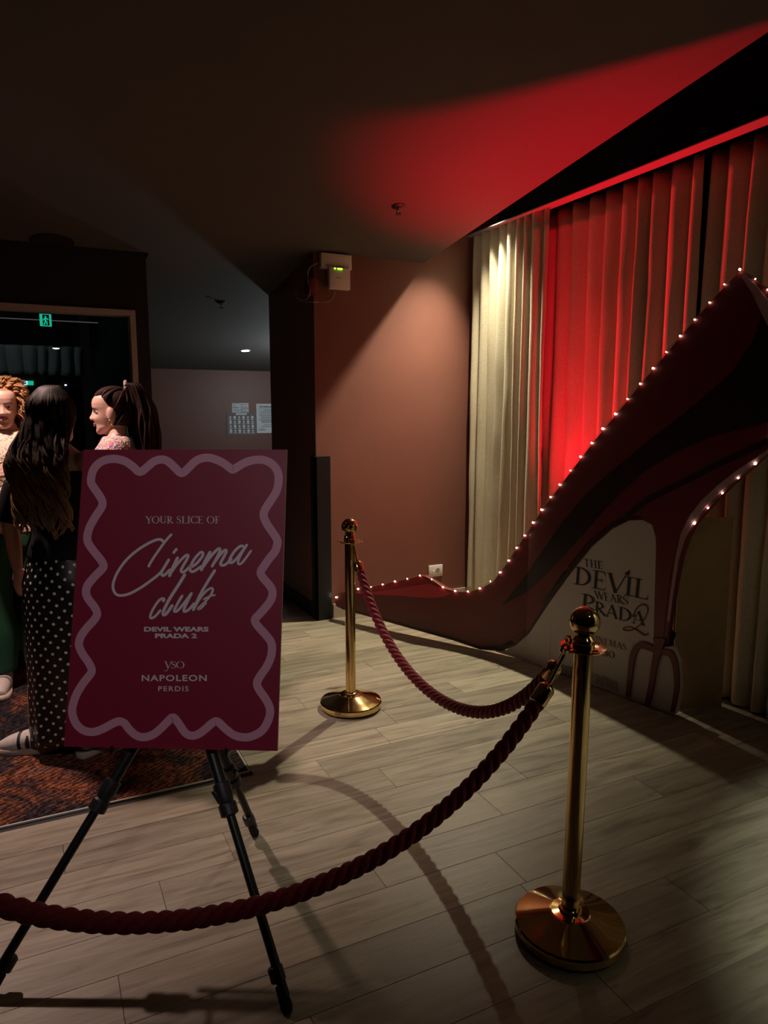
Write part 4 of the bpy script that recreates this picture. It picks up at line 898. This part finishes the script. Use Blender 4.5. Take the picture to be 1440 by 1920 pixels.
    def shoes(s, um, sm, stripe=None):
        for i, sd in enumerate((1, -1)):
            pp, rr = ipath([(-.058, sd*.09, .058), (-.02, sd*.09, .066), (.05, sd*.095, .056), (.12, sd*.10, .040), (.172, sd*.10, .030)], [.034, .044, .045, .040, .022]); 
            u = MB().tube(pp, rr, 18); pp, rr = ipath([(0, sd*.09, .06), (-.006, sd*.09, .11)], [.045, .043]); u.tube(pp, rr, 16)
            u.xf(lambda q: s.ft(i, (q.x, q.y, max(q.z, .020))))
            up = s.part(u, 'shoe', um)
            sl_ = [(-.085, 0), (-.075, .030), (-.03, .040), (.05, .046), (.12, .048), (.18, .034), (.20, 0), (.18, -.034), (.12, -.046), (.05, -.040), (-.03, -.036), (-.075, -.030)]
            MBs = MB(); MBs.loft([[(x*k, sd*.095+y*k, z) for x, y in sl_] for z, k in ((.0, .97), (.004, 1), (.024, 1.0), (.028, .96))])
            s.part(MBs.xf(lambda q: s.ft(i, q)), 'sole', sm, up)
            if stripe:
                for j in range(3):
                    x = .005+j*.038
                    MBs = MB(); pts = [(x-.010, sd*.094+.0455*sin(q), .058-x*.10+.0455*cos(q)) for q in (-2.0, -1.5, -1.0, -.5, 0, .5, 1.0, 1.5, 2.0)]
                    MBs.tube(smooth_path(pts, 3), .010, 6, sq=.35, up=(1, 0, 0)); s.part(MBs.xf(lambda q: s.ft(i, q)), 'stripe', stripe, up)
                MBs = MB()
                for j in range(4): MBs.tube([(.02+j*.022, sd*.095-.022, .104-j*.010), (.02+j*.022, sd*.095, .112-j*.012), (.02+j*.022, sd*.095+.022, .104-j*.010)], .004, 6)
                s.part(MBs.xf(lambda q: s.ft(i, q)), 'laces', M['paper'], up)
    def strands(s, name, paths, m, r0=.006, r1=.002, n=6, parent=None, k=5):
        mb = MB()
        for p in paths:
            q = smooth_path([tuple(v) for v in p], k); L = len(q)
            mb.tube(q, [r0+(r1-r0)*(i/(L-1))**2 if i > 0 else r0*.6 for i in range(L)], n)
        o = s.part(mb, name, m, parent); o['kind'] = 'stuff' if False else ''; del o['kind']; return o
def hair_mat(name, root, tip, z0, z1):
    m, nt, p = nodes(name); N = nt.nodes.new; L = nt.links.new
    tc = N('ShaderNodeTexCoord'); sx = N('ShaderNodeSeparateXYZ'); L(tc.outputs['Object'], sx.inputs[0])
    mr = N('ShaderNodeMapRange'); mr.inputs[1].default_value = z0; mr.inputs[2].default_value = z1; L(sx.outputs[2], mr.inputs[0])
    nn = N('ShaderNodeTexNoise'); nn.inputs['Scale'].default_value = 55; L(tc.outputs['Object'], nn.inputs['Vector'])
    ad = N('ShaderNodeMath'); ad.operation = 'MULTIPLY_ADD'; ad.inputs[1].default_value = .5; L(nn.outputs['Fac'], ad.inputs[0]); L(mr.outputs[0], ad.inputs[2])
    sb = N('ShaderNodeMath'); sb.operation = 'SUBTRACT'; sb.inputs[1].default_value = .25; L(ad.outputs[0], sb.inputs[0])
    r = N('ShaderNodeValToRGB'); L(sb.outputs[0], r.inputs['Fac']); r.color_ramp.elements[0].color = (*tip, 1); r.color_ramp.elements[1].color = (*root, 1)
    L(r.outputs[0], p.inputs['Base Color']); p.inputs['Roughness'].default_value = .55; p.inputs['Specular IOR Level'].default_value = .12; return m
def scalp(P, zlow_back=.03, zfront=.165, grow=.010):
    """cap of hair over the skull, hairline high at the brow and low at the nape"""
    mb = MB(); n = 48; rings = []
    for i in range(22):
        t = i/21; ring = []
        for k in range(n):
            a = 2*pi*k/n; c = cos(a)
            zl = zlow_back+(zfront-zlow_back)*max(0, min(1, (c+.35)/1.0))**.8
            z = zl+(.2215-zl)*sin(t*pi/2); f, b, w_ = lerp_tab(HEADT, z); xm = b*.35+f*.10
            g = grow*(.25+.75*min(1, t*5))
            x = xm+((f-xm) if c > 0 else (xm-b))*c; y = w_*sin(a)
            l = sqrt((x-xm)**2+y*y) or 1; ring.append(P.hm @ Vector((x+(x-xm)/l*g, y+y/l*g, z+g*.9*t)))
        rings.append(ring)
    return mb.loft(rings)
def dirang(dx, dy):            # facing direction given in camera terms: dx to the right, dy away from the camera
    v = _R*dx+_H*dy; return atan2(v.y, v.x)
rnd = random.Random(4)
def pw(x, d): v = _R*((x-720)/FPX*d)+_H*(d*1.0); return Vector((v.x, v.y, .004))
# --- woman seen from behind, long wavy hair, polka dot skirt
face = dirang(.18, 1)
P = Person('person in black off-shoulder top and long polka dot skirt seen from behind', pw(106, 2.98), face, 1.575,
           [(-.02, .235, 1.085), (.16, -.20, 1.10)], [(.035, .262, .855), (.27, -.06, 1.16)], head_turn=radians(-6), group='women talking in the foyer', curl=.28, yaw=(radians(105), radians(-20)), off=((-.03, .075), (0, 0)))
M['blackknit'] = cloth_mat('black_jersey', (.007, .007, .008), 300, .3, .9, 0)
P.garment('top', M['blackknit'], .014, .93, 1.315, (0, 0))
for i, sd in enumerate((1, -1)):
    mb = MB(); a = arm_pts(sd, P.el[i], P.wr[i]); pp, rr = ipath([tuple(Vector(a[1])*.35+Vector(a[2])*.65), a[2], tuple(Vector(a[2])*.4+Vector(a[3])*.6), a[3]], [.058, .062, .064, .062]); mb.tube(pp, rr, 18); P.part(mb, 'sleeve', M['blackknit'])
def dot_mat():
    m, nt, p = nodes('polka_dot_satin'); N = nt.nodes.new; L = nt.links.new
    uv = N('ShaderNodeUVMap'); mp = N('ShaderNodeMapping'); mp.inputs['Rotation'].default_value = (0, 0, radians(38)); L(uv.outputs[0], mp.inputs[0])
    fr = N('ShaderNodeVectorMath'); fr.operation = 'FRACTION'; L(mp.outputs[0], fr.inputs[0])
    di = N('ShaderNodeVectorMath'); di.operation = 'DISTANCE'; di.inputs[1].default_value = (.5, .5, 0); L(fr.outputs[0], di.inputs[0])
    lt = N('ShaderNodeMath'); lt.operation = 'LESS_THAN'; lt.inputs[1].default_value = .17; L(di.outputs['Value'], lt.inputs[0])
    mx = N('ShaderNodeMix'); mx.data_type = 'RGBA'; L(lt.outputs[0], mx.inputs[0]); mx.inputs[6].default_value = (.010, .009, .010, 1); mx.inputs[7].default_value = (.78, .72, .64, 1)
    L(mx.outputs[2], p.inputs['Base Color']); p.inputs['Roughness'].default_value = .35; return m
def skirt_obj(P, m):
    n = 96; rows = 40; vs = []; fs = []; uvs = []
    for r in range(rows+1):
        t = r/rows; z = 1.02-.955*t
        rx = .090+.045*min(1, t*5)+.020*t; ry = .125+.060*min(1, t*4.5)+.010*t
        for k in range(n+1):
            a = 2*pi*k/n; fo = 1+(.035*sin(7*a+.6)+.02*sin(12*a))*t*t
            dz = .03*t*t*sin(a*2+1)
            vs.append((rx*fo*cos(a)+.004, ry*fo*sin(a), z+dz)); uvs.append((a*.175/.0385, z/.0385))
    for r in range(rows):
        for k in range(n): q = r*(n+1)+k; fs.append((q, q+1, q+n+2, q+n+1))
    o = P.part(MB().add(vs, fs), 'skirt', m); me = o.data; ul = me.uv_layers.new(name='UVMap')
    for l in me.loops: ul.data[l.index].uv = uvs[l.vertex_index]
    md = o.modifiers.new('thickness', 'SOLIDIFY'); md.thickness = .003; return o
skirt_obj(P, dot_mat())
P.shoes(mat('sneaker_cream', (.62, .56, .50), .6, var=.1, scale=40), mat('sneaker_sole', (.42, .36, .28), .6), M['ink'])
HM = hair_mat('long_hair_dark_to_blonde', (.010, .006, .005), (.32, .18, .075), 1.02, 1.42)
hr = P.part(scalp(P, .0, .150, .004), 'hair', HM)
paths = []
for i in range(46):                        # locks of hair, each a bundle of strands sharing one wave
    al = pi+(i/45*2-1)*2.05+rnd.uniform(-.08, .08); ph0 = rnd.uniform(0, 6.28); ln0 = rnd.uniform(.40, .50); lay_ = rnd.uniform(.0, .022); amp0 = rnd.uniform(.016, .032)
    for m_ in range(7):
        a = al+rnd.uniform(-.10, .10); c, s_ = cos(a), sin(a); ln = ln0+rnd.uniform(-.04, .03); ph = ph0+rnd.uniform(-.35, .35)
        p = [P.hm @ Vector((.045*(1+c)*.7-.012+rnd.uniform(-.02, .02), .006*math.copysign(1, s_), .243))]
        for fz, k in ((.222, .45), (.200, .78), (.165, .96), (.115, 1.02)):
            f, b, w_ = lerp_tab(HEADT, fz if fz < .215 else .205); xm = b*.35+f*.1; g = .012+lay_*(1.1-fz*4) if fz < .2 else .014
            p.append(P.hm @ Vector((xm+(((f-xm) if c > 0 else (xm-b))+g)*c*k, (w_+g)*s_*k, fz+(.016 if fz > .19 else .004))))
        e = p[-1]; ctr = Vector((-.03, 0, 0)); ex, ey = e.x, e.y
        for j in range(1, 10):
            t = j/9; k = min(1, t*2.5); q = 11.5*t*ln/.45+ph; amp = amp0*min(1, t*2.2)
            bx2 = -.125+.045*max(0, t-.45)-.01*(1-abs(s_)); by2 = s_*(.128 if abs(s_) > .3 else .09)*(1-.12*t)
            xx = ex*(1-k)+(bx2+lay_*-1.2)*k; yy = ey*(1-k)+by2*k
            p.append(Vector((xx+amp*.7*cos(q), yy+amp*sin(q)+rnd.uniform(-.004, .004), e.z-ln*t)))
        paths.append(p)
P.strands('long_waves', paths, HM, .0078, .0028, 6, hr, 3)
# --- woman with light curly hair at the left edge
face2 = dirang(.42, -.90)
P2 = Person('smiling person with light curly hair and cream knit sweater at the left edge', pw(12, 3.72), face2, 1.63,
            [(.06, .22, 1.09), (.05, -.215, 1.10)], [(.245, .07, 1.10), (.24, -.07, 1.19)], head_turn=radians(2), head_tilt=radians(6), group='women talking in the foyer', smile=1.3)
def knit_mat(name, c, sc=70, c2=None):
    m, nt, p = nodes(name); N = nt.nodes.new; L = nt.links.new; tc = N('ShaderNodeTexCoord')
    v = N('ShaderNodeTexVoronoi'); v.inputs['Scale'].default_value = sc; L(tc.outputs['Object'], v.inputs['Vector'])
    r = N('ShaderNodeValToRGB'); L(v.outputs['Distance'], r.inputs['Fac']); r.color_ramp.elements[0].position = .12; r.color_ramp.elements[0].color = (*[q*.28 for q in c], 1); r.color_ramp.elements[1].position = .38; r.color_ramp.elements[1].color = (*c, 1)
    if c2:
        mx = N('ShaderNodeMix'); mx.data_type = 'RGBA'; mx.blend_type = 'MULTIPLY'; mx.inputs[0].default_value = .85; L(r.outputs[0], mx.inputs[6]); 
        hs = N('ShaderNodeHueSaturation'); hs.inputs['Saturation'].default_value = .8; hs.inputs['Value'].default_value = 1.3; L(v.outputs['Color'], hs.inputs['Color']); L(hs.outputs[0], mx.inputs[7]); L(mx.outputs[2], p.inputs['Base Color'])
    else: L(r.outputs[0], p.inputs['Base Color'])
    b = N('ShaderNodeBump'); b.inputs['Strength'].default_value = .6; b.inputs['Distance'].default_value = .006; L(v.outputs['Distance'], b.inputs['Height']); L(b.outputs[0], p.inputs['Normal']); p.inputs['Roughness'].default_value = .85; return m
P2.garment('sweater', knit_mat('cream_open_knit', (.66, .52, .40), 85), .020, .88, 1.415, (5, 5), .009, .016)
P2.trousers('trousers', cloth_mat('green_twill', (.015, .11, .045), 300, .3))
P2.shoes(mat('white_trainer', (.62, .55, .50), .6), mat('trainer_sole', (.55, .48, .40), .6), mat('grey_trainer_stripe', (.25, .24, .24), .6))
HC = hair_mat('curly_golden_hair', (.36, .19, .085), (.46, .27, .12), 1.2, 1.66)
h2 = P2.part(scalp(P2, .0, .198, .006), 'hair', HC)
paths = []
for i in range(270):
    a = rnd.uniform(0, 2*pi); c, s_ = cos(a), sin(a)
    if c > .55: a = math.copysign(rnd.uniform(.95, 1.4), s_); c, s_ = cos(a), sin(a)
    fz = rnd.uniform(.06, .222) if c < .2 else rnd.uniform(.17, .222)
    if i % 3 == 0: fz = rnd.uniform(.200, .222); f, b, w_ = lerp_tab(HEADT, fz); xm = b*.35+f*.1
    st_ = Vector((xm+((f-xm) if c > 0 else (xm-b))*c*.95, w_*s_*.95, fz)); out = Vector((c*.8-.15, s_, .35)).normalized()
    ln = rnd.uniform(.13, .25); turns = rnd.uniform(3, 5)
    if i % 3 == 0:
        a = rnd.uniform(0, 2*pi); st_ = Vector((-.015+.075*cos(a)*rnd.random()**.5, .055*sin(a)*rnd.random()**.5, .214)); out = Vector((-.35, sin(a)*.8, .55)).normalized(); ln = rnd.uniform(.03, .09)
    turns = turns; ph = rnd.uniform(0, 6.28); R_ = rnd.uniform(.007, .012); p = []
    for j in range(17):
        t = j/16; q = st_+out*(.06*sin(min(1, t*2)*pi/2))*(1+.2*rnd.random())+Vector((0, 0, -1))*ln*t*t*.95+Vector((c, s_, 0))*.012*t
        p.append(P2.hm @ (q+Vector((cos(ph+turns*6.28*t)*R_, sin(ph+turns*6.28*t)*R_, 0))))
    paths.append(p)
P2.strands('curls', paths, HC, .0055, .0022, 5, h2, 3)
bm2 = MB().box((-.11, -.045, -.09), (.11, .045, .09), .022).xf(lambda q: Vector((q.x*.9+.02, q.y+.255, q.z+.74)))
bgo = P2.part(bm2, 'shoulder_bag', mat('beige_leather', (.36, .29, .24), .5), smooth=35)
st2 = [(.02, .26, .83), (.03, .235, 1.0), (.035, .20, 1.2), (.0, .165, 1.40), (-.06, .19, 1.2), (-.02, .25, .83)]
P2.part(MB().tube(smooth_path(st2, 6), .008, 8, sq=.4), 'strap', M['blackplastic'], bgo)
# --- woman in profile with high ponytail
face3 = dirang(-.97, -.26)
P3 = Person('person with a high dark ponytail and multicoloured knit seen in profile', pw(219, 3.52), face3, 1.60,
            [(.05, .22, 1.08), (.06, -.22, 1.09)], [(.26, .09, 1.05), (.25, -.09, 1.08)], head_tilt=radians(4), group='women talking in the foyer', smile=1.2)
P3.garment('cardigan', knit_mat('multicoloured_knit', (.72, .46, .44), 95, True), .020, .88, 1.42, (5, 5), .009, .016)
P3.trousers('trousers', M['blackknit'])
P3.shoes(M['blackplastic'], M['skirt'])
HD = hair_mat('dark_brown_hair', (.030, .014, .011), (.022, .010, .008), 1.0, 1.65)
h3 = P3.part(scalp(P3, .035, .196, .005), 'hair', HD)
paths = []
tie = Vector((-.075, 0, .222))
for i in range(120):                       # hair combed back to the tie
    a = rnd.uniform(-pi, pi); c, s_ = cos(a), sin(a); fz = .118+.074*max(0, min(1, (c-.05)/.5)) if c > -.2 else .045; f, b, w_ = lerp_tab(HEADT, fz); xm = b*.35+f*.1
    st_ = Vector((xm+((f-xm) if c > 0 else (xm-b))*c*1.01, w_*s_*1.02, fz)); p = []
    for j in range(7):
        t = j/6; q = st_.lerp(tie, t); ctr = Vector((-.005, 0, .115)); r = (q-ctr); want = max(r.length, .098+.018*t+.012*max(0, r.normalized().z)); 
        p.append(P3.hm @ (ctr+r.normalized()*want if 0 < j < 6 else q))
    paths.append(p)
P3.strands('combed_back', paths, HD, .005, .005, 5, h3, 3)
MB_ = MB(); MB_.tube([tuple(P3.hm @ (tie+Vector((-.012+.0*cos(a), .026*cos(a), .010+.024*sin(a))))) for a in [2*pi*i/20 for i in range(21)]], .009, 10)
P3.part(MB_, 'hair_tie', cloth_mat('pale_scrunchie', (.55, .38, .34), 200, .5), h3)
paths = []
for i in range(170):
    a = rnd.uniform(0, 2*pi); r = rnd.uniform(0, 1)**.5; ph = rnd.uniform(0, 6.28); ln = rnd.uniform(.34, .46); p = [P3.hm @ (tie+Vector((-.005, cos(a)*.012*r, sin(a)*.012*r)))]
    for j in range(1, 10):
        t = j/9; sp = (.026+.060*sin(min(1, t*1.4)*pi/2))
        q = tie+Vector((-.022-.075*sin(min(1, t*2.2)*pi/2)+.02*t, 0, .040*sin(min(1, t*4)*pi)*1-ln*t**1.25))
        p.append(P3.hm @ (q+Vector((cos(a)*sp*r*.75, sin(a)*sp*r, 0))+Vector((.006*sin(9*t+ph), .006*cos(8*t+ph), 0))))
    paths.append(p)
P3.strands('ponytail', paths, HD, .0075, .003, 6, h3, 4)
for sd in (1, -1):
    ec = P3.hm @ Vector((.000, sd*.079, .058)); P3.part(MB().tube([tuple(ec+Vector((.012*cos(q), 0, .012*sin(q)))) for q in [2*pi*i/16 for i in range(17)]], .0016, 6), 'earring', M['gold'])
P3.part(MB().sphere(P3.hm @ Vector((.098, .011, .076)), .003, 8, 6), 'nose_stud', M['gold'])
